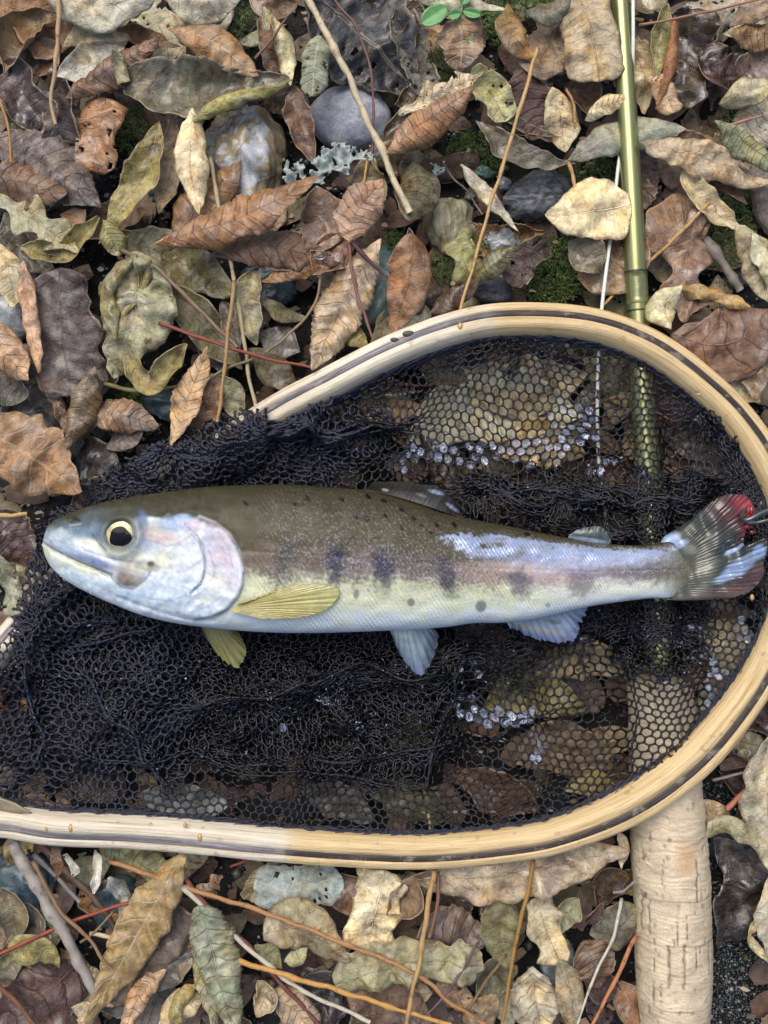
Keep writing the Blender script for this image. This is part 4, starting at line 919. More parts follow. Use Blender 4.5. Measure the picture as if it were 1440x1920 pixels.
# ------------------------------------------------------------------ seedling, lichen
def build_seedling():
    m = mat_plain('seedling_green', (96, 146, 84), .4, coat=.2, namp=.25)
    e = empty('seedling', W(862, 40, 60)); tag(e, 'small green seedling with four round leaves at the top', 'seedling')
    ex, ey, ez = e.location
    def petal(p0, p1, w, z, up):
        n, k = 14, 9; t = np.linspace(0, 1, n)[:, None]; s = np.linspace(-1, 1, k)[None]
        d = np.array([p1[0]-p0[0], p1[1]-p0[1]]); L = np.hypot(*d); nn = np.array([-d[1], d[0]])/L
        pr = np.sin(np.pi*np.clip(t, 0, 1))**.55*(w/2)
        X = p0[0]+d[0]*t+nn[0]*s*pr; Y = p0[1]+d[1]*t+nn[1]*s*pr; Z = z+up*t+6*np.abs(s)*pr/w*2+0*X
        V = np.array([W(a, b, c) for a, b, c in zip(X.ravel(), Y.ravel(), Z.ravel())])-np.array([ex, ey, ez])
        o = mesh('leaflet', V, flipf(grid_faces(n, k)), m, (0, 0, 0), e)
        md = o.modifiers.new('t', 'SOLIDIFY'); md.thickness = 1.5*S
    petal((838,12),(790,44),36,92,6); petal((864,24),(840,30),18,90,4); petal((868,20),(902,28),18,94,4); petal((870,35),(886,88),14,84,-6); petal((866,8),(880,-16),20,96,6)
    Q = curve([(866,-10,60),(868,8,84),(864,24,90),(860,40,70),(858,70,20)], 14)
    V = np.array([W(*q) for q in Q])-np.array([ex, ey, ez])
    TV, TF, TU = tube_data(V, 2*S, 6); mesh('stalk', TV, TF, m, (0, 0, 0), e)
build_seedling()
def lichen(poly, z, label, seed):
    P = np.array(poly, float); x0, y0 = P.min(0); x1, y1 = P.max(0)
    xs = np.arange(x0, x1, 3.0); ys = np.arange(y0, y1, 3.0); X, Y = np.meshgrid(xs, ys, indexing='ij')
    F = grid_faces(len(xs), len(ys)); fx = X.ravel()[F].mean(1); fy = Y.ravel()[F].mean(1)
    jx, jy = 7*noise(fx, fy, 20, seed), 7*noise(fx, fy, 18, seed+1)
    keep = inside(fx+jx, fy+jy, poly) & (noise(fx, fy, 22, seed+5) < .75)
    Z = z+9*noise(X, Y, 30, seed)+5*ridge(X, Y, 16, seed+2)
    V, loc = place(np.stack([X, Y, Z], -1).reshape(-1, 3), z)
    o = mesh('lichen', V, flipf(F[keep]), LM, loc); md = o.modifiers.new('t', 'SOLIDIFY'); md.thickness = 2*S
    tag(o, label, 'lichen')
LM = mat_plain('blue_grey_lichen', (158, 168, 162), .7, nscale=.06, namp=.25)
lichen([(595,290),(640,268),(672,285),(712,278),(722,292),(668,305),(650,328),(625,318),(598,345),(575,340),(588,315)],84,'pale blue grey lichen crust in front of the purple pebble',3)
lichen([(530,318),(560,300),(575,322),(552,335),(545,360),(532,345)],70,'small pale lichen scrap right of the quartz stone',8)
lichen([(808,305),(835,310),(830,335),(812,325)],60,'tiny white lichen flake in the moss',12)
# ------------------------------------------------------------------ fishing rod
def interp3(P, n): return curve(P, n)
def wpts(Q): return np.array([W(*q) for q in Q])
def build_rod():
    e = empty('fishing_rod', W(1200, 600, 60)); E = np.array(e.location)
    tag(e, 'olive green fishing rod with a cork grip lying under the landing net', 'fishing rod')
    s = N('olive_rod_lacquer'); v = s.coord(PXS); n = s.noise(v, .5, 3, .6); f = s.fr(s.noise(v, .16, 4, .8), .66, .72)
    c = s.mix(f, lin4((146, 148, 98)), lin4((70, 68, 40)))
    mrod = s.p(Base_Color=c, Roughness=.30, Metallic=.75, Coat_Weight=.5, Coat_Roughness=.08, Normal=s.bump(n, .05, 1))
    Q = interp3([(1150,-160,62),(1163,0,64),(1178,250,66),(1189,450,66),(1198,620,62),(1212,850,60),(1238,1290,70)], 120)
    R = np.interp(Q[:, 1], [-160, 0, 600, 1290], [15, 16.5, 20.5, 26])
    V, F, U = tube_data(wpts(Q)-E, R*S, 28); mesh('blank', V, F, mrod, (0, 0, 0), e)
    mring = mat_plain('dark_winding', (58, 64, 44), .3, metal=.3)
    mtr = mat_plain('olive_winding', (118, 122, 76), .25, metal=.4, coat=.6)
    for y in (508, 578):
        i = int(np.argmin(abs(Q[:, 1]-y))); a, b = Q[i-1], Q[i+1]
        d = (b-a)/np.linalg.norm(b-a); q = [Q[i]-d*1.8, Q[i]-d*.6, Q[i]+d*.6, Q[i]+d*1.8]
        V, F, U = tube_data(wpts(q)-E, (R[i]+np.array([.3, 1.1, 1.1, .3]))*S, 28); mesh('ring', V, F, mring, (0, 0, 0), e)
    i0 = int(np.argmin(abs(Q[:, 1]-510))); i1 = int(np.argmin(abs(Q[:, 1]-576)))
    V, F, U = tube_data(wpts(Q[i0:i1+1])-E, (R[i0:i1+1]+.35)*S, 28); mesh('winding', V, F, mtr, (0, 0, 0), e)
    # cork grip: fine grid with pits and slits modelled in
    nu, nv_ = 420, 150
    C0 = interp3([(1238,1262,72),(1244,1400,74),(1253,1560,74),(1261,1700,74),(1265,1900,72),(1268,2040,72)], nu)
    Rr = np.interp(C0[:, 1], [1262, 1272, 1290, 1560, 1640, 1700, 1800, 1860, 1920, 2040], [22, 48, 60, 70, 72, 70, 71, 69, 63, 60])
    th = np.arange(nv_)*2*np.pi/nv_
    yy = C0[:, 1][:, None]; aa = (th*68)[None]            # along, around (design units); th=pi/2 faces up
    X_ = (C0[:, 0][:, None]+Rr[:, None]*np.cos(th)[None])
    up = np.sin(th)[None] > -.2
    dent = np.zeros((nu, nv_)); dark = np.zeros((nu, nv_)); warm = np.zeros((nu, nv_))
    slits = [(1226,1590,1665,2.2),(1289,1590,1670,2.2),(1205,1545,1560,3),(1206,1670,1735,2),(1252,1672,1745,2.4),(1268,1690,1750,2),(1196,1660,1735,1.8),(1214,1740,1800,1.6),
             (1237,1748,1825,4.5),(1264,1745,1825,3.6),(1287,1750,1790,1.8),(1296,1750,1765,1.5),(1317,1745,1810,1.6),(1246,1735,1745,4),(1213,1815,1865,2.6),(1225,1820,1860,2),
             (1207,1870,1885,3),(1221,1892,1900,3),(1243,1895,1930,3.5),(1251,1898,1908,3),(1305,1570,1582,2.5),(1312,1568,1580,2.5),(1257,1868,1874,5),(1281,1870,1874,3),(1238,1552,1560,3.5),(1286,1672,1690,2),(1206,1480,1500,5),(1285,1490,1500,6),
             (1196,1580,1600,3),(1200,1660,1670,4),(1195,1810,1816,3),(1215,1300,1350,3),(1262,1330,1390,3),(1230,1420,1470,3)]
    for (sx, a, b, w) in slits:
        m = np.exp(-((X_-sx-1.2*noise(yy, yy*0, 22, int(sx)))/(w*.55))**4)*sstep(a-3, a+2, yy)*(1-sstep(b-2, b+4, yy))*up
        m = m*np.clip(.9+.5*noise(yy+0*X_, X_, 40, int(sx)), 0, 1); dark = np.maximum(dark, m)
    rng = np.random.RandomState(3)
    for _ in range(420):
        py = rng.uniform(1270, 2030); pa = rng.uniform(0, 427); r = rng.uniform(1.0, 3.0)
        m = np.exp(-(((yy-py)/(r*rng.uniform(.8, 2)))**2+((aa-pa)/r)**2)); dark = np.maximum(dark, m*rng.uniform(.2, .8))
    seg = np.zeros((nu, 1))
    for ys in (1448, 1558, 1668, 1750, 1868, 1960): seg = np.maximum(seg, np.exp(-((yy-ys-1.5*noise(aa, aa*0, 90, ys))/1.3)**2))
    warm = np.exp(-(((X_-1268)/20)**4+((yy-1588)/28)**4))+.7*np.exp(-(((X_-1310)/18)**2+((yy-1725)/9)**2))
    lay = noise(yy*1.0+5*noise(aa, yy, 60, 5), aa*.08, 13, 8); lay2 = noise(yy+4*noise(aa, yy, 40, 6), aa*.1, 5.5, 9)
    dent = -3.0*dark-.8*seg+.5*lay+.3*lay2
    RR = Rr[:, None]+dent+.8*noise(yy+0*aa, aa, 80, 2)
    P = np.stack([C0[:, 0][:, None]+RR*np.cos(th)[None], yy+0*RR, C0[:, 2][:, None]+RR*np.sin(th)[None]], -1)
    zc = 74; k = K(zc)
    V = np.stack([(P[..., 0]-720)*k*S-E[0], (960-P[..., 1])*k*S-E[1], zc*S+(P[..., 2]-zc)*S*k-E[2]], -1).reshape(-1, 3)
    c = np.array(lin((204, 186, 156)))*(1+.07*lay[..., None]+.06*lay2[..., None])*(1+.12*noise(yy+0*aa, aa, 60, 12))[..., None]
    c = c*(1-warm[..., None]*.8)+np.array(lin((196, 160, 116)))*warm[..., None]*.8
    vein = np.clip(ridge(yy+6*noise(aa, yy, 50, 15), aa*.12, 34, 14)-.86, 0, 1)/.14
    c = c*(1-.28*vein[..., None])
    c = c*(1-.35*seg[..., None]); dark = dark*.8; c = c*(1-dark[..., None])+np.array(lin((70, 56, 44)))*dark[..., None]
    mc = mat_vcol('cork', rough=.5, coat=.12, extra=lambda s, kw, c_, v_: kw.update(Base_Color=s.mix(1.0, c_, s.ramp(s.noise(v_, .3, 4, .7), [(.3, g4(.8)), (.7, g4(1.15))]), 'MULTIPLY'), Normal=s.bump(s.noise(v_, .22, 4, .7), .35, 2)))
    mesh('cork_grip', V, grid_faces(nu, nv_, True)[:, ::-1], mc, (0, 0, 0), e, col=c.reshape(-1, 3))
    # line along the rod
    Q = interp3([(1187,-120,80),(1187,0,80),(1187,100,76),(1182,190,44),(1172,245,30),(1161,300,62),(1144,450,70),(1128,582,84),(1121,700,58),(1121,830,50),(1128,920,20),(1140,1000,5)], 90)
    ml = mat_plain('white_line', (212, 218, 206), .35, coat=.3, namp=.1)
    Qw = wpts(Q); loc = Qw.mean(0); V, F, U = tube_data(Qw-loc, 3.4*S, 8)
    tag(mesh('fishing_line', V, F, ml, loc), 'thin white fishing line running beside the rod to the hoop', 'fishing line')
build_rod()

# ------------------------------------------------------------------ landing net: laminated hoop
HOOP = [(-260,1538,108),(-130,1542,108),(0,1541,108),(100,1556,110),(240,1562,112),(360,1571,114),(480,1583,116),(640,1595,120),(800,1600,126),(960,1586,138),(1060,1565,152),(1190,1510,166),(1300,1430,160),(1385,1333,140),
        (1445,1235,128),(1485,1120,122),(1488,1000,120),(1455,890,118),(1388,785,114),(1300,702,112),(1210,642,112),(1100,605,110),(960,597,108),(860,612,106),(740,655,104),(620,716,100),(510,775,96),(400,850,56),(260,955,44),(130,1070,46),(20,1195,70),(-80,1300,96),(-190,1400,104)]
HP = curve(HOOP, 700)
netE = empty('landing_net', W(720, 1100, 60)); NE = np.array(netE.location)
tag(netE, 'wooden hooped landing net with navy mesh holding the fish', 'landing net')
def build_hoop():
    Qw = wpts(HP); T = np.gradient(Qw, axis=0); T[:, 2] *= .3; T /= np.linalg.norm(T, axis=1)[:, None]
    Nn = np.stack([T[:, 1], -T[:, 0], 0*T[:, 0]], 1)          # outward when walking this way round? fixed by sign below
    ctr = np.array(W(800, 1090, 100)); 
    sgn = np.sign(((Qw-ctr)*Nn).sum(1)); sg = 1 if sgn.sum() > 0 else -1
    Nn = Nn*sg
    Lg = np.r_[0, np.cumsum(np.linalg.norm(np.diff(Qw, axis=0), axis=1))]/S
    x, y = HP[:, 0], HP[:, 1]
    wetb = np.where(y > 1100, sstep(525, 560, x+6*noise(Lg, Lg*0, 30, 3)), sstep(830, 960, x+20*noise(Lg, Lg*0, 60, 4)))
    wsc = 1+.16*sstep(1000, 1250, x)*sstep(1150, 1400, y)
    light = mat_lamination('pale_ash_lamination', (222, 212, 190), (218, 192, 142))
    darkm = mat_lamination('dark_walnut_lamination', (112, 106, 110), (54, 42, 38), True)
    def strip(name, prof_, mat, rise=0):
        pr = np.array(prof_, float); m = len(pr)
        if name == 'dark_lamination': pr[:, 0] = 2.2+(pr[:, 0]-.6)*.80
        if name == 'outer_lamination': pr[:2, 0] = 12.6; pr[-1, 0] = 12.8
        if name == 'inner_lamination': pr[0, 0] = 2.0; pr[-1, 0] = 2.0
        V = Qw[:, None, :]+Nn[:, None, :]*(pr[None, :, 0]*wsc[:, None])[..., None]*S+np.array([0, 0, 1.0])*(pr[None, :, 1])[..., None]*S
        # slight planing marks and unevenness
        V[..., 2] += (.7*noise(Lg[:, None]+pr[None, :, 0]*3, pr[None, :, 0]*4, 70, 5))*S
        V = (V-NE).reshape(-1, 3)
        uv = np.stack(np.broadcast_arrays(Lg[:, None], pr[None, :, 0]+.3*pr[None, :, 1]+rise), -1).reshape(-1, 2)
        wet = np.repeat(wetb, m)
        F = grid_faces(len(Qw), m, True)
        o = mesh(name, V, F, mat, (0, 0, 0), netE, uv=uv, floats={'wet': wet})
        bm_fix(o); return o
    # profiles: (offset outward, height) around the closed outline
    strip('outer_lamination', [(13.5,8),(13.5,-26),(20,-25),(26,-19),(29,-8),(28.5,0),(26,5),(21,8.2),(16,9.6),(14,9.5)], light)
    strip('dark_lamination', [(.6,9.8),(.6,-24),(13.3,-24),(13.3,9.0),(11,10.0),(7,10.4),(3,10.4)], darkm, 60)
    strip('inner_lamination', [(.4,9.8),(-4,11.6),(-10,12),(-15,10),(-20,4),(-25,-5),(-28,-14),(-28,-22),(-22,-27),(-10,-28),(.4,-26)], light, 120)
def bm_fix(o):
    import bmesh
    b = bmesh.new(); b.from_mesh(o.data); bmesh.ops.recalc_face_normals(b, faces=b.faces); b.to_mesh(o.data); b.free()
build_hoop()
def build_hoop_extras():
    # grey brown wedge of the handle joint at lower left, resin beads, a knot
    mj = mat_plain('joint_wood', (126, 112, 88), .4, coat=.4, nscale=.05, namp=.3)
    P = [(-160,1475),(-60,1487),(0,1494),(30,1505),(62,1525),(30,1526),(0,1520),(-60,1518),(-160,1516)]
    n = len(P); top = np.array([W(x, y, 116) for x, y in P]); bot = np.array([W(x, y, 84) for x, y in P])
    mid = np.array([W(x, y, 118) for x, y in [(sum(p[0] for p in P)/n, sum(p[1] for p in P)/n)]])
    V = np.vstack([top, bot])-NE
    F = [tuple(range(n))[::-1], tuple(range(n, 2*n))]+[(i, (i+1) % n, n+(i+1) % n, n+i) for i in range(n)]
    o = mesh('joint_block', V, F, mj, (0, 0, 0), netE, smooth=False); bm_fix(o)
    md = o.modifiers.new('b', 'BEVEL'); md.width = 4*S; md.segments = 3
    mb = N('resin_bead'); mbm = mb.p(Base_Color=lin4((206, 168, 104)), Roughness=.08, Coat_Weight=1.0, Transmission_Weight=.35)
    mk = mat_plain('dark_knot', (38, 28, 26), .4, namp=.4)
    def bead(x, y, z, rx, ry, m, nm, h=.5):
        t = np.linspace(0, np.pi, 9)[:, None]; p = (np.arange(14)*2*np.pi/14)[None]
        V = np.stack([rx*np.sin(t)*np.cos(p), ry*np.sin(t)*np.sin(p), h*min(rx, ry)*np.cos(t)+0*p], -1).reshape(-1, 3)*S+np.array(W(x, y, z))-NE
        mesh(nm, V, grid_faces(9, 14, True), m, (0, 0, 0), netE)
    for x, y, z, r in [(133,1553,120,5),(375,1570,124,5),(88,1553,120,4),(347,1547,126,3.5),(863,612,116,5),(860,1612,134,3),(780,622,112,3),(1410,1120,130,4)]:
        bead(x, y, z, r, r*1.5, mbm, 'resin_bead', .8)
    bead(766,626,114.5,11,6,mk,'knot',.2); bead(740,637,113.5,8,4,mk,'knot',.2)
    rs = np.random.RandomState(11)
    mw = N('water_drop'); mwm = mw.p(Base_Color=(.9, .9, .9, 1), Roughness=.02, Transmission_Weight=1.0, IOR=1.33)
    P_, F_ = [], []
    for i in range(150):
        j = rs.randint(60, 640); q = HP[j]; o_ = rs.uniform(-22, 22); T = HP[j+1]-HP[j-1]; nn = np.array([-T[1], T[0]])/np.hypot(T[0], T[1])
        r = rs.uniform(1.2, 3.4)*(1.4 if rs.rand() > .9 else 1); c = np.array(W(q[0]+nn[0]*o_, q[1]+nn[1]*o_, q[2]+9-abs(o_)*.15))
        t = np.linspace(0, np.pi, 6)[:, None]; p = (np.arange(9)*2*np.pi/9)[None]
        V = np.stack([r*np.sin(t)*np.cos(p), r*1.15*np.sin(t)*np.sin(p), .55*r*np.cos(t)+0*p], -1).reshape(-1, 3)*S+c-NE
        F_.append(grid_faces(6, 9, True)+54*i); P_.append(V)
    o = mesh('water_drops', np.vstack(P_), np.vstack(F_), mwm, (0, 0, 0), netE); o['kind'] = 'stuff'
build_hoop_extras()

# ------------------------------------------------------------------ netting
INNER = [(-60,1500),(-60,1232),(5,1210),(22,1180),(30,1120),(58,1040),(72,985),(130,935),(225,868),(330,812),(425,772),(520,768)]
hp_in = []
for q, t in zip(HP[::6], np.gradient(HP, axis=0)[::6]):
    x, y = q[0], q[1]; nn = np.array([-t[1], t[0]]); nn /= np.hypot(*nn)
    c = np.array([780-x, 1090-y]); nn = nn if (nn@c) > 0 else -nn
    if (y > 1400 or x > 530) and x > -60: hp_in.append((x+nn[0]*24, y+nn[1]*24))
hp_in.sort(key=lambda p: -1)           # keep order
NETPOLY = [(-60,1492)]+[(x, min(y, 1560)) for x, y in hp_in]+[(520,768),(425,772),(330,812),(225,868),(130,935),(72,985),(58,1040),(30,1120),(22,1180),(5,1212),(-60,1236)]
def rodline(y): return np.interp(y, [600, 850, 1290, 1560], [1196, 1212, 1240, 1253])
def net_z(x, y):
    x = np.asarray(x, float); y = np.asarray(y, float)
    d, par = poly_dist(x, y, HP[::7]); zr = np.interp(par, np.arange(len(HP[::7])), HP[::7][:, 2])
    free = 1-sstep(480, 560, x)*1.0*(y < 1100)-(y >= 1100)*sstep(-40, 20, x+0*y)   # hidden hoop zone (upper left)
    hid = (x < 500) & (y < 1330)
    z = 62+14*noise(x, y, 260, 41)+9*noise(x, y, 110, 42)
    z = np.where(hid, np.maximum(z, zr+22-(d/42)**2*16), z+(zr-8-z)*np.exp(-(d/60)**1.5))
    xc = rodline(y); dr = np.abs(x-xc)
    z = np.maximum(z, np.where(y > 1248, 156*np.sqrt(np.clip(1-(dr/105)**2, 0, 1)), 0))
    z = np.maximum(z, np.where((y <= 1248) & (y > 600), 92*np.clip(1-(dr/70)**2, 0, 1), 0))
    return z
def hexlattice(pitch, ang, ox, oy):
    a = pitch/math.sqrt(3)                      # hexagon side
    R = 1900
    n = int(R/pitch)+2; m = int(R/(1.5*a))+2
    i = np.arange(-n, n); j = np.arange(-m, m); I, J = np.meshgrid(i, j, indexing='ij')
    cx = (I+.5*(J % 2))*pitch; cy = J*1.5*a
    # per cell: three edges (top-left, top-right, left vertical)
    vt = np.stack([cx, cy+a], -1); vtl = np.stack([cx-pitch/2, cy+a/2], -1); vtr = np.stack([cx+pitch/2, cy+a/2], -1); vbl = np.stack([cx-pitch/2, cy-a/2], -1)
    E = np.concatenate([np.stack([vtl, vt], -2).reshape(-1, 2, 2), np.stack([vt, vtr], -2).reshape(-1, 2, 2), np.stack([vtl, vbl], -2).reshape(-1, 2, 2)])
    c, s_ = math.cos(ang), math.sin(ang)
    E = np.stack([E[..., 0]*c-E[..., 1]*s_+720+ox, E[..., 0]*s_+E[..., 1]*c+1080+oy], -1)
    C_ = np.stack([cx*c-cy*s_+720+ox, cx*s_+cy*c+1080+oy], -1).reshape(-1, 2)
    return E, C_
NETW = [[], []]; WET_SHADE = []
def layer(poly, pitch, ang, off, warp, wl, zoff, zamp, zwl, seed, folds=(), r=2.0, zmul=1.0, sub=3, edgej=.9, keepf=1.0, sq=1.0, sqa=0.0):
    E, CC = hexlattice(pitch, ang, *off)
    if sq != 1.0:
        cs, sn = math.cos(sqa), math.sin(sqa)
        def sqf(Q):
            X, Y = Q[..., 0]-720, Q[..., 1]-1080; u = X*cs+Y*sn; v = (-X*sn+Y*cs)
            v = v*sq; return np.stack([720+u*cs-v*sn, 1080+u*sn+v*cs], -1)
        E = sqf(E)
    P0, P1 = E[:, 0], E[:, 1]
    bx = [min(p[0] for p in poly)-80, max(p[0] for p in poly)+80, min(p[1] for p in poly)-80, max(p[1] for p in poly)+80]
    m = (P0[:, 0] > bx[0]) & (P0[:, 0] < bx[1]) & (P0[:, 1] > bx[2]) & (P0[:, 1] < bx[3])
    P0, P1 = P0[m], P1[m]
    ts = np.linspace(0, 1, sub+1)
    Q = P0[:, None]*(1-ts)[None, :, None]+P1[:, None]*ts[None, :, None]            # (n, sub+1, 2)
    def warpf(Q):
        x, y = Q[..., 0].copy(), Q[..., 1].copy(); zf = np.zeros_like(x)
        for (a, b, w, pull, h) in folds:
            ax, ay = a; dx, dy = b[0]-a[0], b[1]-a[1]; L = math.hypot(dx, dy); tx, ty = dx/L, dy/L
            u = (x-ax)*tx+(y-ay)*ty; v_ = -(x-ax)*ty+(y-ay)*tx
            v0 = v_-14*noise(u, u*0, 170, seed+int(ax))
            along = sstep(-40, 40, u)*(1-sstep(L-40, L+40, u)); g = np.exp(-(v0/w)**2)
            dv = -pull*v0*g*along*1.6
            x += -ty*dv; y += tx*dv; zf += h*g*along
        wx = warp*(noise(x, y, wl, seed)+.14*noise(x, y, wl*.38, seed+2)); wy = warp*(noise(x, y, wl*1.1, seed+1)+.14*noise(x, y, wl*.4, seed+3))
        x2, y2 = x+wx, y+wy
        z = net_z(x2, y2)*zmul+zoff+zf+zamp*(.7*noise(x, y, zwl, seed+4)+.3*noise(x, y, zwl*.4, seed+5))
        dsp, _ = poly_dist(x2, y2, [(110,1025),(600,1050),(1270,1070),(1400,1030)])
        cap = 92+zoff*.4+np.maximum(0, dsp-185)*.8; cap = np.where((y2 > 1235) & (np.abs(x2-rodline(y2)) < 105), 400, cap)
        z = np.minimum(z, cap)
        return x2, y2, z
    x, y, z = warpf(Q)
    mid = slice(0, sub+1)
    ok = inside(x.mean(1)+(26 if zoff else 6)*noise(x.mean(1), y.mean(1), 90, seed+9), y.mean(1)+(26 if zoff else 6)*noise(x.mean(1), y.mean(1), 80, seed+8), poly) & inside(x.mean(1), y.mean(1), NETPOLY)
    x, y, z = x[ok], y[ok], z[ok]
    rs = np.random.RandomState(seed)
    j = rs.normal(0, edgej*.5, (len(x), sub+1, 3)); j[:, 0] = 0; j[:, -1] = 0
    k = K(z)
    G = np.stack([(x+j[..., 0]-720)*k, (960-y-j[..., 1])*k, z+j[..., 2]], -1)        # true design units
    T = G[:, -1]-G[:, 0]; T /= np.linalg.norm(T, axis=1)[:, None]+1e-9
    A = np.cross(T, [0, 0, 1.0]); A /= np.linalg.norm(A, axis=1)[:, None]+1e-6; B = np.cross(A, T)
    sd3 = 4
    rr = r*(.85+.35*rs.rand(len(x), sub+1)); rr[:, 0] = r*1.55; rr[:, -1] = r*1.55
    rr = rr*(1+.38*((1-sstep(860, 930, y))*(1-sstep(620, 780, x))))*(1+.16*(1-sstep(250, 420, x)))
    ring = [G+rr[..., None]*(math.cos(q)*A[:, None]+math.sin(q)*B[:, None]) for q in (np.arange(sd3)*2*np.pi/sd3+.4)]
    V = np.stack(ring, 2)                                                            # n, sub+1, 4, 3
    nE = len(x); base = (np.arange(nE)*(sub+1)*sd3)[:, None, None]
    a_ = np.arange(sub)[None, :, None]*sd3; b_ = np.arange(sd3)[None, None, :]
    f0 = base+a_+b_; f1 = base+a_+sd3+b_; f2 = base+a_+sd3+(b_+1) % sd3; f3 = base+a_+(b_+1) % sd3
    F = np.stack([f0, f1, f2, f3], -1).reshape(-1, 4)
    o0 = sum(len(v) for v in NETW[0])
    xm, ym = x, y
    wv = sstep(260, 420, xm)*sstep(1150, 1230, ym)*(1-.5*sstep(1450, 1520, ym)); wv = np.maximum(wv, sstep(560, 760, xm)*.75)
    wv = np.clip(wv+.35*noise(xm, ym, 90, 77), 0, 1)
    wv = np.maximum(wv, .65) if zoff < 0 else wv  # lower layers coloured darker, shade under the top layer painted in
    WET_SHADE.append(np.repeat(wv.ravel(), sd3))
    NETW[0].append(V.reshape(-1, 3)*S); NETW[1].append(F+o0)
    return warpf, CC, poly
FO = [((250,870),(780,785),30,.75,22), ((420,800),(760,805),22,.6,14), ((800,910),(1330,955),34,.7,14), ((900,970),(1250,1000),20,.5,6), ((1290,760),(1420,950),26,.5,8),
      ((560,760),(640,900),24,.5,8), ((1230,880),(1400,900),22,.5,10),
      ((140,1190),(470,1140),30,.7,16), ((150,1260),(330,1480),34,.6,18), ((340,1330),(900,1230),36,.6,14), ((420,1430),(860,1400),30,.6,10), ((860,1200),(800,1480),28,.6,12),
      ((120,1400),(820,1480),26,.5,10), ((1180,1200),(1175,1480),20,.5,4), ((900,1380),(1060,1320),20,.6,8), ((1050,1190),(1300,1160),22,.6,8), ((70,1150),(60,1450),26,.6,14), ((560,1240),(700,1400),24,.5,8)]
A1 = layer(NETPOLY, 16.8, .12, (0, 0), 11, 270, 0, 4, 120, 500, [(a_, b_, w_, p_, h_*1.5) for a_, b_, w_, p_, h_ in FO], r=1.75)
D1 = [(150,935),(235,875),(330,822),(430,785),(560,762),(760,782),(780,805),(700,862),(600,912),(420,912),(230,915)]
D2 = [(820,905),(900,888),(1300,893),(1420,915),(1450,1010),(1230,1025),(900,980)]
D3 = [(20,1190),(60,1100),(130,1095),(300,1180),(700,1190),(870,1195),(900,1250),(880,1330),(830,1440),(700,1470),(500,1440),(300,1450),(200,1440),(100,1470),(0,1440),(0,1260)]
D4 = [(200,1190),(720,1195),(840,1220),(860,1280),(700,1380),(430,1420),(300,1400),(160,1300)]
D5 = [(1300,740),(1380,800),(1460,930),(1470,1060),(1445,1240),(1400,1260),(1430,1130),(1400,1000),(1370,900)]
D6 = [(20,1190),(55,1040),(80,975),(240,862),(300,905),(150,960),(110,1050),(150,1100),(200,1180),(60,1250)]
D7 = [(860,1170),(1110,1150),(1300,1140),(1330,1190),(1100,1220),(980,1300),(870,1330),(830,1260)]
D8 = [(620,700),(760,668),(860,640),(1000,628),(1010,660),(860,690),(700,760),(560,790)]
D9 = [(1160,1130),(1310,1130),(1330,1200),(1300,1262),(1180,1275),(1150,1220)]
for (poly, ps) in ((D1, [(18,.12,8,.72,-.15),(18,.25,10,.55,.0)]), (D2, [(18,.2,10,.62,.05),(18,.45,10,.6,.3)]), (D3, [(17,.14,9,.78,-.2),(17,.32,12,.6,.2)]), (D4, [(18,.1,12,.5,-.1),(18,.3,12,.55,.1),(17,.2,12,.6,.4)]),
                   (D5, [(18,.4,12,.6,1.2),(18,.7,12,.5,1.4)]), (D6, [(18,.2,8,.8,.9)]), (D7, [(18,.3,12,.58,-.2)]), (D8, [(18,.2,9,.75,-.5)]), (D9, [(17,.3,9,.7,.4),(17,.15,9,.75,.2)])):
    for q, (pt, an, wp, sq, sa) in enumerate(ps):
        layer(poly, pt, an, (q*9.3, q*5.1), wp, 130, (7+6*q) if poly in (D1, D6, D2, D5, D7, D9) else -10-9*q, 8, 70, 600+q*31+len(NETW[0])*7, [(a_, b_, w_, p_*.8, h_*1.4) for a_, b_, w_, p_, h_ in FO], r=1.75, edgej=.9, sq=sq, sqa=sa)
V = np.vstack(NETW[0])-NE; F = np.vstack(NETW[1])
o = mesh('netting', V, F, M['net'], (0, 0, 0), netE, smooth=True, floats={'wet_shade': np.concatenate(WET_SHADE)})
print('net faces', len(F))
# cords gathering the net along the inner edge of the hoop
def cords():
    Vs, Fs, b = [], [], 0
    sub_ = HP[6:-1]; 
    msk = [(i) for i, q in enumerate(sub_) if not (q[0] < 515 and q[1] < 1400) and q[0] > -120]
    Q0 = sub_[msk[0]:msk[-1]+1]
    t = np.gradient(Q0, axis=0); nn = np.stack([-t[:, 1], t[:, 0]], 1); nn /= np.linalg.norm(nn, axis=1)[:, None]
    c = np.stack([780-Q0[:, 0], 1090-Q0[:, 1]], 1); sg = np.sign((nn*c).sum(1).sum()); nn = nn*sg
    Q0 = resample(np.hstack([Q0, nn]), 900); k = np.arange(900)*4.4
    for s_ in range(9):
        ph = s_*1.7; rs = np.random.RandomState(s_)
        off = 32+s_*1.3+1.6*np.sin(k*(.10+.013*s_)+ph)+1.6*noise(k, k*0, 46, s_+50)
        z = Q0[:, 2]-15-s_*2.0+2*np.cos(k*(.10+.013*s_)+ph)
        w = 1+.16*sstep(1000, 1250, Q0[:, 0])*sstep(1150, 1400, Q0[:, 1]); off = off*w
        P = np.array([W(a, bb, c_) for a, bb, c_ in zip(Q0[:, 0]+Q0[:, 3]*off, Q0[:, 1]+Q0[:, 4]*off, z)])-NE
        TV, TF, _ = tube_data(P, 2.0*S, 5)
        Vs.append(TV); Fs += [tuple(i+b for i in f) for f in TF]; b += len(TV)
    mesh('edge_cord', np.vstack(Vs), Fs, M['net'], (0, 0, 0), netE)
cords()
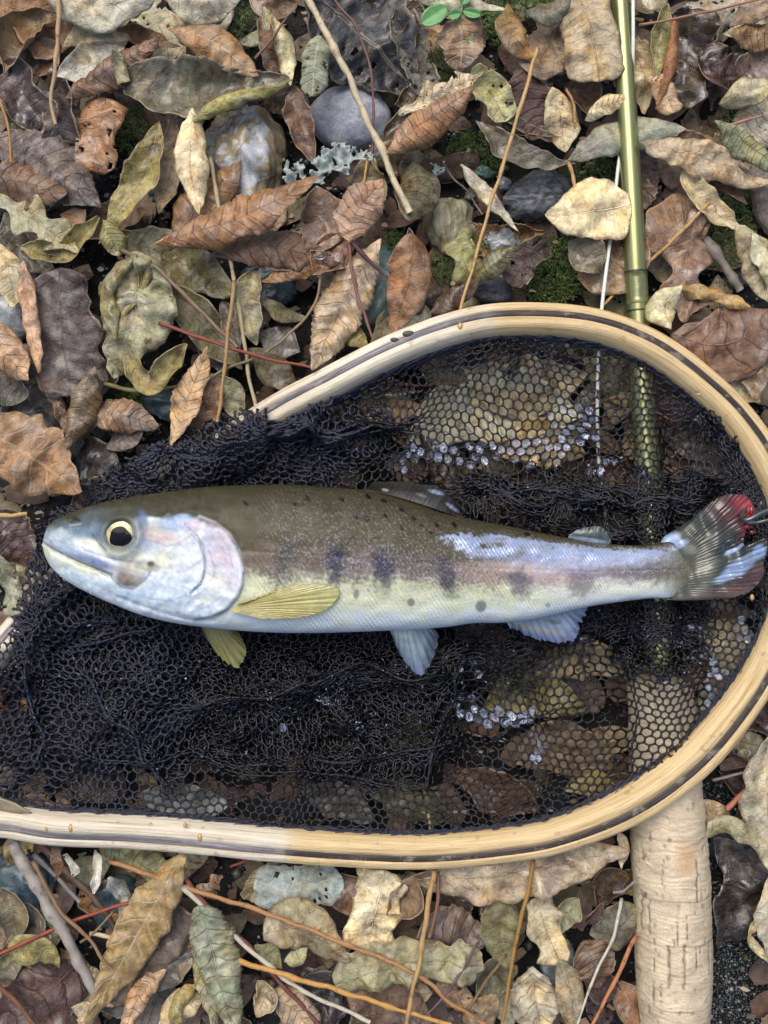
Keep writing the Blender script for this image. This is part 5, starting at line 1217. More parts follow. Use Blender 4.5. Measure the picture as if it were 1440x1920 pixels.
# films of water and bubbles held by the mesh
def films():
    s = N('water_film'); v = s.coord(PXS)
    geo = s.n('ShaderNodeNewGeometry'); r_ = geo.outputs['Random Per Island']
    c = s.ramp(s.noise(v, .09, 4, .6), [(.3, lin4((120, 140, 170))), (.5, lin4((176, 190, 214))), (.62, lin4((190, 178, 204))), (.75, lin4((160, 196, 206)))])  # blue-white colour stands in for sky reflected in the films
    m = s.p(Base_Color=c, Roughness=.1, Metallic=.2, Alpha=s.math('MULTIPLY', s.fr(s.noise(v, .16, 4, .7, .8), .40, .62, .05, 1.0), s.fr(r_, 0, 1, .25, .95)), Coat_Weight=.6, Normal=s.bump(s.noise(v, .12, 3, .6), .7, 5))
    wf, CC, _ = A1; rs = np.random.RandomState(8)
    patches = [(800,840,60,22,.7),(900,850,80,24,.7),(1080,800,55,40,.7),(1010,850,60,30,.6),(760,870,30,14,.4),(1120,870,60,22,.3),(1300,1205,45,30,.6),(1345,1290,22,50,.6),(1230,1290,25,20,.35),
               (935,1345,55,13,.95),(1008,1405,13,30,.95),(985,1345,22,14,.9),(870,1330,20,24,.5),(880,1270,25,50,.25),(560,1300,130,30,.03),(600,1340,180,40,.02),(1400,1180,20,40,.25),(1215,900,14,30,.2)]
    cx, cy, cz = wf(CC); Vs, Fs, b = [], [], 0
    for (px, py, rx, ry, pr) in patches:
        idx = np.where(((cx-px)/rx)**2+((cy-py)/ry)**2 < 1)[0]
        for i in idx:
            if rs.rand() > pr: continue
            R = rs.uniform(8.0, 9.4)*(1.25 if pr > .85 else 1); z = cz[i]-.5; k = K(z); tx, ty = rs.normal(0, .14, 2); n = 6
            a = np.arange(n)*2*np.pi/n; rr = R*(1+.06*rs.normal(0, 1, n).clip(-1, 1))
            X = rr*np.cos(a); Y = rr*np.sin(a)
            ring = np.stack([X, Y, X*tx+Y*ty], 1); inn = ring*.55; inn[:, 2] -= .9; ctr = np.array([[0, 0, -.6]])
            V = np.vstack([ring, inn, ctr])+np.array([(cx[i]-720)*k, (960-cy[i])*k, z]); Vs.append(V)
            for j in range(n):
                j2 = (j+1) % n; Fs += [(b+j, b+j2, b+n+j2, b+n+j), (b+n+j, b+n+j2, b+2*n)]
            b += 2*n+1
    # beads of water on the strands, coloured pale as wet glints
    vx = NETW[0]; allv = np.vstack(vx)/S; ids = rs.choice(len(allv), 40000, replace=False)
    ax = allv[ids]; kk = (D-ax[:, 2])/D; qx = ax[:, 0]/kk+720; qy = 960-ax[:, 1]/kk
    pr = .05+.75*np.exp(-(((qx-600)/230)**2+((qy-1330)/70)**2))*(noise(qx, qy, 90, 31) > 0)+.5*np.exp(-(((qx-260)/110)**2+((qy-1310)/60)**2))*(noise(qx, qy, 60, 32) > .2)+.5*np.exp(-(((qx-1320)/60)**2+((qy-1230)/70)**2))+.35*np.exp(-(((qx-950)/200)**2+((qy-850)/40)**2))
    sel = rs.rand(len(ids)) < pr*.32
    for c0 in ax[sel]:
        R = rs.uniform(.8, 2.5); tilt = rs.uniform(0, 6.28); n = 7; a = np.arange(n)*2*np.pi/n; sx_, sy_ = R*rs.uniform(.8, 2.0), R*rs.uniform(.5, 1.0)
        X = sx_*np.cos(a)*math.cos(tilt)-sy_*np.sin(a)*math.sin(tilt); Y = sx_*np.cos(a)*math.sin(tilt)+sy_*np.sin(a)*math.cos(tilt)
        ring = np.stack([X, Y, 0*X], 1); V = np.vstack([ring, ring*.55+[0, 0, R*.5], [[0, 0, R*.7]]])+c0+[0, 0, 1.8]; Vs.append(V)
        for j in range(n):
            j2 = (j+1) % n; Fs += [(b+j, b+j2, b+n+j2, b+n+j), (b+n+j, b+n+j2, b+2*n)]
        b += 2*n+1
    o = mesh('water_film', np.vstack(Vs)*S-NE, Fs, m, (0, 0, 0), netE); o['kind'] = 'stuff'
films()
# ------------------------------------------------------------------ the fish
TOP = [(80,1020),(84,1002),(92,985),(120,967),(180,946),(250,931),(330,920),(400,912),(480,909),(547,909),(630,915),(685,919),(760,938),(830,962),(877,972),(960,988),(1060,1008),(1143,1020),(1200,1023),(1232,1020),(1262,1012),(1300,1006)]
BOT = [(80,1022),(86,1045),(100,1067),(130,1092),(180,1118),(220,1135),(270,1154),(330,1168),(400,1177),(500,1185),(600,1186),(723,1182),(827,1176),(887,1168),(940,1167),(1000,1160),(1070,1144),(1127,1133),(1213,1122),(1243,1122),(1270,1124),(1300,1122)]
ZF = 148.0                                # height of the fish's mid plane
def paint(col, x, y, items):
    for it in items:
        cx, cy, rx, ry, rot, c, a = it[:7]; soft = it[7] if len(it) > 7 else .5
        co, si = math.cos(math.radians(rot)), math.sin(math.radians(rot))
        u = ((x-cx)*co+(y-cy)*si)/rx; v = (-(x-cx)*si+(y-cy)*co)/ry
        d = np.sqrt(u*u+v*v); m = (1-sstep(1-soft, 1+soft, d))*a
        col[...] = col*(1-m[..., None])+np.array(lin(c))*m[..., None]
def stroke(col, x, y, P, w, c, a, soft=1.0):
    d, _ = poly_dist(x, y, P); m = np.exp(-(d/w)**2)*a
    col[...] = col*(1-m[..., None])+np.array(lin(c))*m[..., None]
GILL = [(352,968),(385,968),(415,980),(440,1000),(458,1030),(467,1060),(466,1090),(455,1115),(435,1137),(405,1152),(372,1158)]
PREOP = [(360,985),(382,1000),(394,1030),(396,1065),(388,1090),(370,1105)]
LOW = [(84,1016),(105,1030),(130,1042),(160,1055),(200,1068),(218,1078)]
MAX_ = [(215,1040),(250,1048),(285,1052),(300,1064),(282,1086),(255,1100),(232,1094),(222,1070)]
def relief(x, y):
    z = np.zeros_like(x)
    # gill cover: plate proud of the body behind it
    g = inside(x.ravel(), y.ravel(), [(300,960)]+GILL+[(330,1150),(290,1100)]).reshape(x.shape)
    d, _ = poly_dist(x, y, GILL)
    z += np.where(g, 7*np.exp(-(d/34)**2), -2.0*np.exp(-(d/9)**2))
    z += np.where(g, -3*np.exp(-(d/2.5)**2), 0)
    z *= sstep(955, 990, y)
    d, _ = poly_dist(x, y, PREOP); z += np.where(x > np.interp(y, [985,1000,1030,1065,1090,1105],[360,382,394,396,388,370]), -3.4, 1.5)*np.exp(-(d/7)**2)
    d, _ = poly_dist(x, y, LOW); z -= 6*np.exp(-(d/4.5)**2)
    d, _ = poly_dist(x, y, [(405,1160),(372,1158),(330,1150),(280,1135),(230,1118)]); z -= 3.0*np.exp(-(d/5)**2)
    # upper jaw plate
    jaw = [(88,1000),(130,1018),(180,1032),(230,1046),(285,1066),(290,1080),(270,1096),(240,1098),(218,1078),(160,1054),(105,1029)]
    j = inside(x.ravel(), y.ravel(), jaw).reshape(x.shape); d, _ = poly_dist(x, y, jaw+[jaw[0]]); z += np.where(j, 4.5*(1-np.exp(-(d/6)**2)), 0)
    r = np.hypot(x-240, (y-1003)); z += 9*np.exp(-((r-34)/10)**2)-10*np.exp(-(r/26)**4)
    z += -3*np.exp(-(((x-148)/9)**2+((y-977)/5)**2))+1.5*np.exp(-((np.hypot(x-148, (y-977)*1.4)-12)/3)**2)
    hm = (1-sstep(420, 470, x))*sstep(955, 1000, y); z += (.5*ridge(x, y, 40, 75)+1.0*noise(x, y, 60, 71)+.2*noise(x, y, 19, 72))*hm
    # lateral line, tail wrist
    d, _ = poly_dist(x, y, [(465,1030),(700,1045),(900,1062),(1100,1070),(1280,1066)]); z -= .9*np.exp(-(d/2.2)**2)
    z += 1.3*noise(x, y, 120, 73)+.7*noise(x, y, 40, 74)
    return z
def fish_color(x, y, sinv):
    yt = np.interp(x, [p[0] for p in TOP], [p[1] for p in TOP]); yb = np.interp(x, [p[0] for p in BOT], [p[1] for p in BOT])
    v = np.clip((y-yt)/(yb-yt+1e-6), 0, 1); jv = v+.035*noise(x, y, 60, 81)+.03*noise(x, y, 14, 82)+.03*noise(x, y, 7, 80)
    stops = [0, .12, .30, .42, .55, .66, .80, .90, 1.0]
    cs = [(58,54,39),(64,60,44),(78,75,57),(80,77,61),(116,110,100),(188,190,156),(220,223,184),(214,222,222),(200,212,230)]
    L = np.array([lin(c) for c in cs]); col = np.stack([np.interp(jv, stops, L[:, i]) for i in range(3)], -1)
    # tail half turns silvery
    ts = sstep(900, 1080, x)
    cs2 = [(62,58,42),(80,76,62),(150,158,176),(168,172,192),(160,154,160),(206,206,192),(226,229,208),(220,227,228),(208,218,234)]
    L2 = np.array([lin(c) for c in cs2]); c2 = np.stack([np.interp(jv, [0,.07,.16,.34,.52,.66,.80,.90,1.0], L2[:, i]) for i in range(3)], -1)
    col = col*(1-ts[..., None])+c2*ts[..., None]
    sv = (.35+.35*noise(x, y, 50, 131))*sstep(.58, .75, v); col = col*(1-.35*sv[..., None])+np.array(lin((214,222,224)))*.35*sv[..., None]
    # flecked scales
    fl = noise(x, y*1.3, 7, 83)*.5+.5*noise(x*1.1, y, 4.5, 84)
    col = col*(1+.13*fl*sstep(470, 540, x))[..., None]
    # pinkish violet lateral band
    sp = sstep(.35, .9, noise(x, y, 9, 85)+.3*noise(x, y, 30, 86))*np.exp(-((v-.50)/.10)**2)*sstep(520, 640, x)
    col = col*(1-.5*sp[..., None])+np.array(lin((176,166,206)))*.5*sp[..., None]
    paint(col, x, y, [(500,1040,36,30,0,(122,94,80),.25,.7),(590,1042,26,26,0,(124,98,84),.25,.7),(680,1046,24,22,0,(134,106,98),.2,.8),(780,1050,30,20,0,(136,118,112),.2,.8),(880,1070,40,16,5,(170,146,134),.35,.8),
      (960,1062,60,10,4,(222,200,186),.5,.8),(1030,1083,45,8,4,(190,156,132),.4,.8),(920,1080,30,9,0,(172,134,118),.3,.8)])
    # parr marks
    pn = 5*noise(x, y, 16, 88); px_, py_ = x+pn, y+5*noise(x, y, 18, 89)
    paint(col, px_, py_, [(545,1046,22,36,0,(58,54,62),.50,.6),(633,1058,16,38,-3,(46,48,66),.80,.45),(718,1064,18,36,-8,(44,46,70),.82,.45),(835,1078,16,34,-18,(56,56,74),.80,.45),
      (968,1090,20,28,-14,(84,80,92),.75,.5),(1084,1092,26,24,0,(98,90,96),.7,.5),(1192,1072,66,17,2,(84,78,72),.7,.6),(1250,1064,44,28,0,(84,80,64),.6,.6),(1100,1068,60,11,0,(116,104,104),.45,.7)])
    paint(col, x, y, [
      (670,1108,5.5,9,5,(104,104,106),.75,.35),(769,1124,7,7.5,0,(110,110,112),.8,.3),(897,1132,10,11,10,(112,114,120),.85,.25),(1021,1131,5,5,0,(140,142,146),.7,.4),(560,1100,16,10,0,(120,118,104),.3,.7)])
    sp_ = [(580,935,6,3.4,50),(643,937,7,3.4,35),(691,931,7,3.6,45),(720,939,7,3.4,25),(752,955,8,3.6,35),(722,967,5,3.4,50),(669,970,6,3.6,60),(689,973,6,3.6,55),(775,972,5.5,3.6,50),(752,990,5,3,60),(817,984,5,3,50),(850,984,7,3.6,50),(806,997,4,3,0),
           (558,946,4,2.4,50),(468,944,6.5,2.8,40),(985,1001,6,3.5,10),(788,985,3.5,2.4,0)]
    paint(col, x, y, [(a, b, c*1.05, d*1.05, e, (10,10,9), .9, .35) for a, b, c, d, e in sp_])
    # ----- head
    hd = 1-sstep(455, 475, x+.0*y)
    gl = inside(x.ravel(), y.ravel(), [(60,950),(200,900),(400,900),(425,960)]+GILL[2:]+[(330,1200),(60,1200)]).reshape(x.shape)
    bnd = np.interp(x, [80, 120, 160, 200, 240, 280, 320, 350, 380, 410, 430, 470], [1006, 994, 990, 984, 972, 972, 974, 972, 976, 984, 990, 1004])
    up = 1-sstep(-7, 9, y-bnd+5*noise(x, y, 30, 91))
    hc = np.array(lin((210,218,218)))*np.ones(x.shape+(1,))
    low = sstep(1090, 1150, y-(x-250)*.12); hc = hc*(1-low[..., None])+np.array(lin((212,220,230)))*low[..., None]
    dk = np.array(lin((60,58,43)))*(1+.12*noise(x, y, 20, 92))[..., None]
    hc = hc*(1-up[..., None])+dk*up[..., None]
    H = hc
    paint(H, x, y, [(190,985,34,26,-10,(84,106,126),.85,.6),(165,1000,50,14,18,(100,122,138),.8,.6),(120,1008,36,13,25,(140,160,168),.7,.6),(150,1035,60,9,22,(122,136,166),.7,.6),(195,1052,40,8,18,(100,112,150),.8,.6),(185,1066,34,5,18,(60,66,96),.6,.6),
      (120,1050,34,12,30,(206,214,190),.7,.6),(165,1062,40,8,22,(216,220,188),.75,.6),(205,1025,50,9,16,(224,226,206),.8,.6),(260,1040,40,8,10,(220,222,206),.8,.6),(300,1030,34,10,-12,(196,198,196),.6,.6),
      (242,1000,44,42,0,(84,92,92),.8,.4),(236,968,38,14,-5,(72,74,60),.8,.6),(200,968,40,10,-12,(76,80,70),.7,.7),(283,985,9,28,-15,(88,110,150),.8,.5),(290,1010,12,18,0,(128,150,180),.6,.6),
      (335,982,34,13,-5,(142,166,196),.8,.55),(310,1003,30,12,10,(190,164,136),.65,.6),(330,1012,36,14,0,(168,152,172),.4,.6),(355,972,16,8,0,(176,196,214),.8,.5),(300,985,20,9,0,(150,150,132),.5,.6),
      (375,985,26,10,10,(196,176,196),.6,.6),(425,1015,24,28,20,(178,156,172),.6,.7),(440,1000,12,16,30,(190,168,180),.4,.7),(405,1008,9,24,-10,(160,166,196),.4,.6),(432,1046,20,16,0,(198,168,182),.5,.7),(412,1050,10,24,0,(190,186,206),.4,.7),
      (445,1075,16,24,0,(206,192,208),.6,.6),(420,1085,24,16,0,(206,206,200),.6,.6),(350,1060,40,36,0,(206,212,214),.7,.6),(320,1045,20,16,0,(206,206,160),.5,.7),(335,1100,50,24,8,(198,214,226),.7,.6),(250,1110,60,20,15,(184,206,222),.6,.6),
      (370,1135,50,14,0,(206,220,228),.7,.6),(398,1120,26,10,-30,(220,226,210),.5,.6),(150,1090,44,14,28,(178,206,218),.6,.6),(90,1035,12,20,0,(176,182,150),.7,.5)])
    paint(H, x, y, [(256,1072,26,24,15,(146,134,122),.75,.45),(250,1084,18,13,20,(128,114,98),.7,.5),(283,1056,24,9,12,(150,144,116),.6,.5),(297,1054,7,5,0,(66,52,56),.85,.5),(268,1060,26,5,15,(196,196,176),.5,.5),(300,1062,12,8,0,(120,108,90),.4,.5)])
    stroke(H, x, y, [(352,1095),(375,1100),(392,1082),(398,1050),(394,1020),(380,1000),(366,988)], 2.4, (130,136,158), .6)
    stroke(H, x, y, [(84,1016),(105,1029),(135,1042),(165,1054),(205,1068),(222,1074)], 3.2, (70,82,104), .75)
    stroke(H, x, y, [(405,1030),(415,1062),(412,1078),(400,1090)], 1.6, (170,120,110), .45); stroke(H, x, y, [(400,1070),(425,1082),(445,1088)], 1.4, (176,130,110), .4)
    stroke(H, x, y, [(218,1078),(240,1098),(262,1100),(285,1084),(296,1068)], 1.8, (92,84,84), .6)
    stroke(H, x, y, [(300,1064),(330,1072),(360,1066),(385,1050)], 1.8, (168,176,190), .5); stroke(H, x, y, [(372,1092),(360,1112),(330,1122),(290,1118)], 2.0, (150,166,190), .55)
    stroke(H, x, y, [(170,1030),(205,1040),(235,1046),(262,1050)], 1.6, (110,116,130), .55); stroke(H, x, y, [(300,1012),(325,1022),(350,1016),(372,1002)], 1.6, (150,140,150), .5)
    stroke(H, x, y, [(372,1000),(386,1015),(394,1040)], 1.2, (104,110,140), .6); stroke(H, x, y, [(430,1110),(400,1132),(372,1142),(340,1144)], 1.8, (160,180,204), .5)
    stroke(H, x, y, [(405,985),(425,1000),(440,1025),(448,1060)], 1.5, (150,120,160), .4); stroke(H, x, y, [(120,1060),(160,1080),(210,1104),(270,1128)], 1.6, (150,170,190), .45)
    stroke(H, x, y, [(140,978),(150,973),(158,976)], 3.2, (36,40,44), .8); stroke(H, x, y, [(138,985),(150,984),(160,982)], 2.2, (150,160,160), .6)
    stroke(H, x, y, [(184,1000),(196,1015),(214,1030)], 2.0, (70,84,96), .6)
    mot = .09*noise(x, y, 34, 111)+.08*noise(x, y, 13, 112)+.06*noise(x, y, 6, 113)
    H[...] = H*(1+mot[..., None]*np.array([1.3, 1.0, .6]))
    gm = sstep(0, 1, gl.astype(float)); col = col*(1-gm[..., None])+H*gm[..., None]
    stroke(col, x, y, GILL[1:], 3.0, (206,204,206), .55)
    dg, _ = poly_dist(x+4, y, GILL[1:]); m = np.where(~gl, np.exp(-(dg/8)**2), 0)*(.45+.3*noise(x, y, 60, 121)); col = col*(1-m[..., None])+np.array(lin((60,56,44)))*m[..., None]
    # sky reflection painted as a silver blue patch on the back
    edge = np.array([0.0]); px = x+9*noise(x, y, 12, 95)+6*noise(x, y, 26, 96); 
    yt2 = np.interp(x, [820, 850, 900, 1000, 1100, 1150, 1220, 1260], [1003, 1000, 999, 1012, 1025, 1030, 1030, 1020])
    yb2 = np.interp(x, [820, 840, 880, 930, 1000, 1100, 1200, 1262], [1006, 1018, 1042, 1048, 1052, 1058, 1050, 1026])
    sky_refl = sstep(-2, 3, y-yt2+3*noise(x, y, 14, 97))*(1-sstep(-8, 12, y-yb2+9*noise(x, y, 22, 98)))*sstep(818, 830, px)*(1-sstep(1245, 1262, px))
    return col, sky_refl, v
def build_fish():
    root = empty('fish', W(690, 1060, ZF)); E = np.array(root.location)
    tag(root, 'freshly caught trout with dark parr marks lying on its side in the net', 'fish')
    k = K(ZF)
    def X3(x, y, z): return np.stack([(x-720)*k*S-E[0], (960-y)*k*S-E[1], (z-0)*S*1.0-E[2]], -1)
    nx, na = 760, 260
    u = np.linspace(0, 1, nx); xs = 79+(1300-79)*(u**1.0*.0+u)
    xs[:60] = 79+(xs[60]-79)*np.linspace(0, 1, 60)**1.7
    Tp = catmull(TOP, 900); Bp = catmull(BOT, 900)
    def mono(P):
        o = np.argsort(P[:, 0]); return P[o, 0], P[o, 1]
    yt = np.interp(xs, *mono(Tp)); yb = np.interp(xs, *mono(Bp))
    yt = np.where(xs < 84, 1021-(1021-yt)*np.sqrt(np.clip((xs-79)/5, 0, 1)), yt)
    yc = (yt+yb)/2; h = (yb-yt)/2+.05
    T = np.interp(xs, [79, 100, 150, 250, 350, 450, 600, 750, 900, 1050, 1180, 1240, 1280, 1300], [3, 17, 33, 54, 66, 72, 74, 69, 58, 44, 31, 23, 13, 8])
    tl = np.sqrt(np.clip(1-((xs-1236)/66.0).clip(0, 1)**2.2, 0, 1)); yc = yc*tl+(1-tl)*1066; h = h*tl+.05
    # uneven angle sampling: 200 of 260 on the upper side
    a = np.r_[np.linspace(0, np.pi, 200, endpoint=False), np.linspace(np.pi, 2*np.pi, 60, endpoint=False)]
    ca, sa = np.cos(a)[None], np.sin(a)[None]
    def spow(v, p): return np.sign(v)*np.abs(v)**p
    Y = yc[:, None]-h[:, None]*spow(ca, .92); Xg = np.repeat(xs[:, None], na, 1)
    # thickest line lies a little above the middle
    Zl = T[:, None]*spow(sa, .86)
    up = np.clip(sa, 0, 1)**.5*np.ones_like(Y)
    Zl = Zl+relief(Xg, Y)*np.clip(sa*2.2, 0, 1)*sstep(79, 110, Xg)
    # tiny scale lattice (rows slanting backwards)
    scm = sstep(470, 500, Xg)*np.clip(sa*2, 0, 1)
    p_ = 8.2*np.interp(Xg, [470, 1300], [1.0, .72])
    r1 = (Xg*.9+Y*.62)/p_; r2 = (Xg*.9-Y*.62)/p_
    Zl = Zl+.42*scm*(np.abs(np.sin(np.pi*r1))*np.abs(np.sin(np.pi*r2)))
    col, sky_refl, v = fish_color(Xg, Y, sa)
    tm = sstep(1225, 1285, Xg)[..., None]; col = col*(1-tm)+np.array(lin((98,98,80)))*tm
    sg_ = np.abs(np.sin(np.pi*r1))*np.abs(np.sin(np.pi*r2)); col = col*(1+.50*scm*(sg_-.45)*(.6+.6*noise(Xg, Y, 90, 99)))[..., None]; col = np.clip(col, .002, 1)
    sky_refl = sky_refl*np.clip(.70+.55*noise(Xg, Y*2.2, 60, 101)+.5*(sg_-.4)+.25*noise(Xg, Y, 11, 102), 0, 1)
    under = (sa < -.15)*np.ones_like(Y)
    col = col*(1-under[..., None])+np.array(lin((150,160,165)))*under[..., None]
    V = X3(Xg, Y, ZF+Zl).reshape(-1, 3)
    s = N('trout_skin'); c = s.attr('Col', out='Color'); vco = s.coord(PXS); wp = s.attr('sky_refl'); sc = s.attr('sc'); be = s.attr('belly')
    gl = s.vor(vco, .34, 'F1', 'Color'); 
    sx = s.n('ShaderNodeSeparateColor'); s.L(gl, sx.inputs[0])
    spark = s.math('MULTIPLY', s.fr(sx.outputs[0], .70, .98), s.math('MULTIPLY', sc, .30))
    c2 = s.mix(spark, c, s.mix(.5, c, (.75, .72, .80, 1)))
    dk = s.math('MULTIPLY', s.fr(sx.outputs[1], .70, .95), s.math('MULTIPLY', sc, .40)); c2 = s.mix(dk, c2, s.mix(1.0, c2, (.45, .42, .36, 1), 'MULTIPLY'))
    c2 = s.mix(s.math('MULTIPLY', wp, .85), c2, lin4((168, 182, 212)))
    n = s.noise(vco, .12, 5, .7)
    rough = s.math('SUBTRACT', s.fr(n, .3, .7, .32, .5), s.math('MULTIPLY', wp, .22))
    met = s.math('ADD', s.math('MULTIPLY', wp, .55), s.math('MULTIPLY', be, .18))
    nb = s.bump(s.vor(vco, .16), .16, 1.0); nb = s.bump(n, .12, 1.5, nb)
    m = s.p(Base_Color=c2, Roughness=rough, Metallic=met, Coat_Weight=s.math('ADD', .04, s.math('MULTIPLY', be, .22)), Coat_Roughness=.12, Normal=nb, Specular_IOR_Level=s.math('ADD', .14, s.math('ADD', s.math('MULTIPLY', be, .2), s.math('MULTIPLY', wp, .4))))
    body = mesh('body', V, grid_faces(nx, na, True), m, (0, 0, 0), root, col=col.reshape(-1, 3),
                floats={'sky_refl': (sky_refl*np.clip(sa*3, 0, 1)).ravel(), 'sc': (sstep(475, 540, Xg)*np.exp(-((v-.40)/.30)**2)).ravel(), 'belly': (sstep(.55, .9, v)).ravel()})
    bm_fix(body)
    # nose cap is closed by the tiny first ring. Eye
    def dome(name, cx, cy, z, rx, ry, h, mat, parent, off, n=14, mm=40, pw=2.0, sq=None):
        t = np.linspace(0, 1, n)[:, None]; p = (np.arange(mm)*2*np.pi/mm)[None]
        R = 1+(sq(p) if sq else 0*p)
        x = cx+rx*t*np.cos(p)*R; y = cy+ry*t*np.sin(p)*R; zz = z+h*(1-t**pw)+0*x
        P = np.stack([(x-720)*k*S, (960-y)*k*S, zz*S], -1).reshape(-1, 3)-E
        o = mesh(name, P, grid_faces(n, mm, True), mat, (0, 0, 0), parent); return o
    ez = float(np.interp(240, xs, T))*.93+ZF
    mi = N('gold_iris'); vi = mi.coord(PXS); ni = mi.noise(vi, .10, 3, .6)
    mim = mi.p(Base_Color=mi.ramp(ni, [(.3, lin4((150, 138, 96))), (.5, lin4((206, 190, 130))), (.7, lin4((170, 168, 150)))]), Roughness=.3, Metallic=.1, Coat_Weight=.4)
    mdk = N('dark_eye_ring').p(Base_Color=lin4((44, 50, 50)), Roughness=.2, Coat_Weight=1.0)
    mp = N('black_pupil'); mpm = mp.p(Base_Color=(.002, .003, .006, 1), Roughness=.06, Specular_IOR_Level=.2)
    eye = dome('eye', 240, 1003, ez-7, 35, 33, 7, mdk, root, 0)
    dome('iris', 241, 1005, ez-2.6, 30, 28, 5.4, mim, eye, 0)
    dome('pupil', 239, 1005, ez+3.0, 20, 18, 1.0, mpm, eye, 0, sq=lambda p: .07*np.cos(3*p-1.0)+.03*np.cos(5*p))
    return root, E, k, xs, yt, yb, T, X3
FR, FE, fk, fxs, fyt, fyb, fT, FX3 = build_fish()

def fin(name, base, tipc, z0, z1, colf, mat, nr=16, rays=14, ridge_h=1.6, sag=0, label=None, thick=1.8, edge_j=2.0, nu=70, nv=120, seed=1, pw=1.0, arch=6):
    """fan surface between the base polyline and the outer polyline, with raised rays"""
    B = curve(base, nv); O = curve(tipc, nv)
    t = (np.linspace(0, 1, nu)**pw)[:, None]; s = np.linspace(0, 1, nv)[None]
    jit = edge_j*noise(s*400, s*0, 26, seed)+edge_j*.25*np.abs(np.sin(np.pi*s*rays))
    D_ = O-B; Ln = np.linalg.norm(D_, axis=1)[None]
    tt = t*(1-jit/np.maximum(Ln, 10))
    X = B[:, 0][None]*(1-tt)+O[:, 0][None]*tt; Y = B[:, 1][None]*(1-tt)+O[:, 1][None]*tt
    fr_ = np.abs(np.sin(np.pi*(s*rays+.25*np.sin(t*2))))
    Z = z0*(1-t)+z1*t+arch*np.sin(np.pi*t)*np.sin(np.pi*s)+.55*ridge_h*(fr_-.5)*np.minimum(1, t*3)+.35*ridge_h*np.sin(np.pi*s*rays*2.7+6*t)*t+sag*noise(X, Y, 60, seed+3)
    c, al = colf(X, Y, t+0*s, s+0*t)
    c = c*(1+.34*(fr_-.5)*np.minimum(1, t*2)+.10*noise(X, Y, 30, seed+7)+.06*noise(X, Y, 9, seed+8))[..., None]; c = np.clip(c, .003, 1)
    V = FX3(X, Y, Z).reshape(-1, 3)
    o = mesh(name, V, grid_faces(nu, nv), mat, (0, 0, 0), FR, col=c.reshape(-1, 3), floats={'al': np.clip(al+.12*(fr_-.5), 0, 1).ravel()})
    md = o.modifiers.new('thickness', 'SOLIDIFY'); md.thickness = thick*S
    if label: o['label'] = label
    return o
def finmat(name, rough=.25, coat=.8):
    s = N(name); c = s.attr('Col', out='Color'); v = s.coord(PXS)
    return s.p(Base_Color=c, Roughness=s.fr(s.noise(v, .03, 3), .4, .6, .25, .45), Coat_Weight=coat*.6, Alpha=s.attr('al'), Coat_Roughness=.05, Normal=s.bump(s.noise(v, .2, 4), .3, 1.5), Specular_IOR_Level=.7)
FM = finmat('fin_membrane'); FD = finmat('dark_fin_membrane', coat=.15)
def flat(c, a=.95, tipc=None, edgec=None, patches=()):
    def f(X, Y, t, s):
        col = np.array(lin(c))*np.ones(X.shape+(1,))
        if tipc is not None: m = sstep(.4, 1.0, t)[..., None]; col = col*(1-m)+np.array(lin(tipc))*m
        if edgec is not None: m = (1-sstep(.0, .08, s)+sstep(.93, 1.0, s))[..., None].clip(0, 1); col = col*(1-m)+np.array(lin(edgec))*m
        paint(col, X, Y, patches)
        return col, a-.22*sstep(.55, 1.0, t)*(a < 1.01)
    return f
zb = ZF
fin('dorsal_fin', [(684,920),(730,929),(780,943),(830,960),(868,972)], [(700,904),(742,903),(790,908),(832,920),(872,972)], zb+8, zb-24,
    flat((36,33,25), .93, tipc=(50,50,44), patches=[(818,924,13,4,14,(140,158,190),.75,.5),(848,953,13,3.5,35,(140,158,190),.7,.6),(790,930,10,3,20,(110,112,110),.5,.5),(722,920,6,2.5,10,(180,180,180),.5,.5)]), FD, rays=22, seed=3, arch=6, ridge_h=.9)  # blue patches at the tip are painted sky reflection
fin('adipose_fin', [(1064,1007),(1090,1013),(1115,1017),(1140,1020)], [(1066,1001),(1090,991),(1125,989),(1143,1012)], zb+8, zb+12,
    flat((66,76,72), .95, edgec=(130,144,150), patches=[(1100,1011,34,4,8,(168,186,210),.9,.5),(1108,1001,18,5,0,(76,88,78),.6,.5)]), FM, rays=4, seed=4, ridge_h=.6, nv=60)
def tailc(X, Y, t, s):
    col = np.array(lin((76,77,62)))*np.ones(X.shape+(1,)); m = sstep(.1, .7, t)[..., None]; col = col*(1-m)+np.array(lin((44,50,45)))*m
    stri = np.abs(np.sin(np.pi*s*42+t*1.5)); col = col*(.74+.45*stri)[..., None]
    paint(col, X, Y, [(1380,955,38,34,0,(92,40,40),.7,.8),(1402,985,14,26,0,(140,30,36),.7,.6),(1395,944,22,14,10,(140,30,36),.7,.5),(1408,958,6,14,0,(200,60,80),.6,.5),
       (1400,1100,44,24,-30,(96,62,60),.65,.7),(1350,1112,60,10,-5,(128,102,98),.5,.7),(1420,1075,20,26,0,(90,58,58),.5,.7),
       (1385,1062,42,13,-32,(140,160,194),.85,.4),(1362,1080,30,7,-18,(146,164,196),.8,.4),(1425,1035,14,12,-40,(150,172,210),.9,.4),(1378,1030,26,4,-28,(150,172,210),.8,.4),  # blue patches: sky reflection painted onto the tail
       (1255,1013,18,9,-35,(158,178,212),.9,.5),(1265,1022,20,7,-20,(160,178,214),.8,.5),(1290,1030,12,8,0,(176,178,160),.35,.6),(1320,1070,16,30,0,(150,150,130),.25,.7)])
    # scaled root blends with the body
    return col, 1.0-.12*sstep(.4, 1, t)
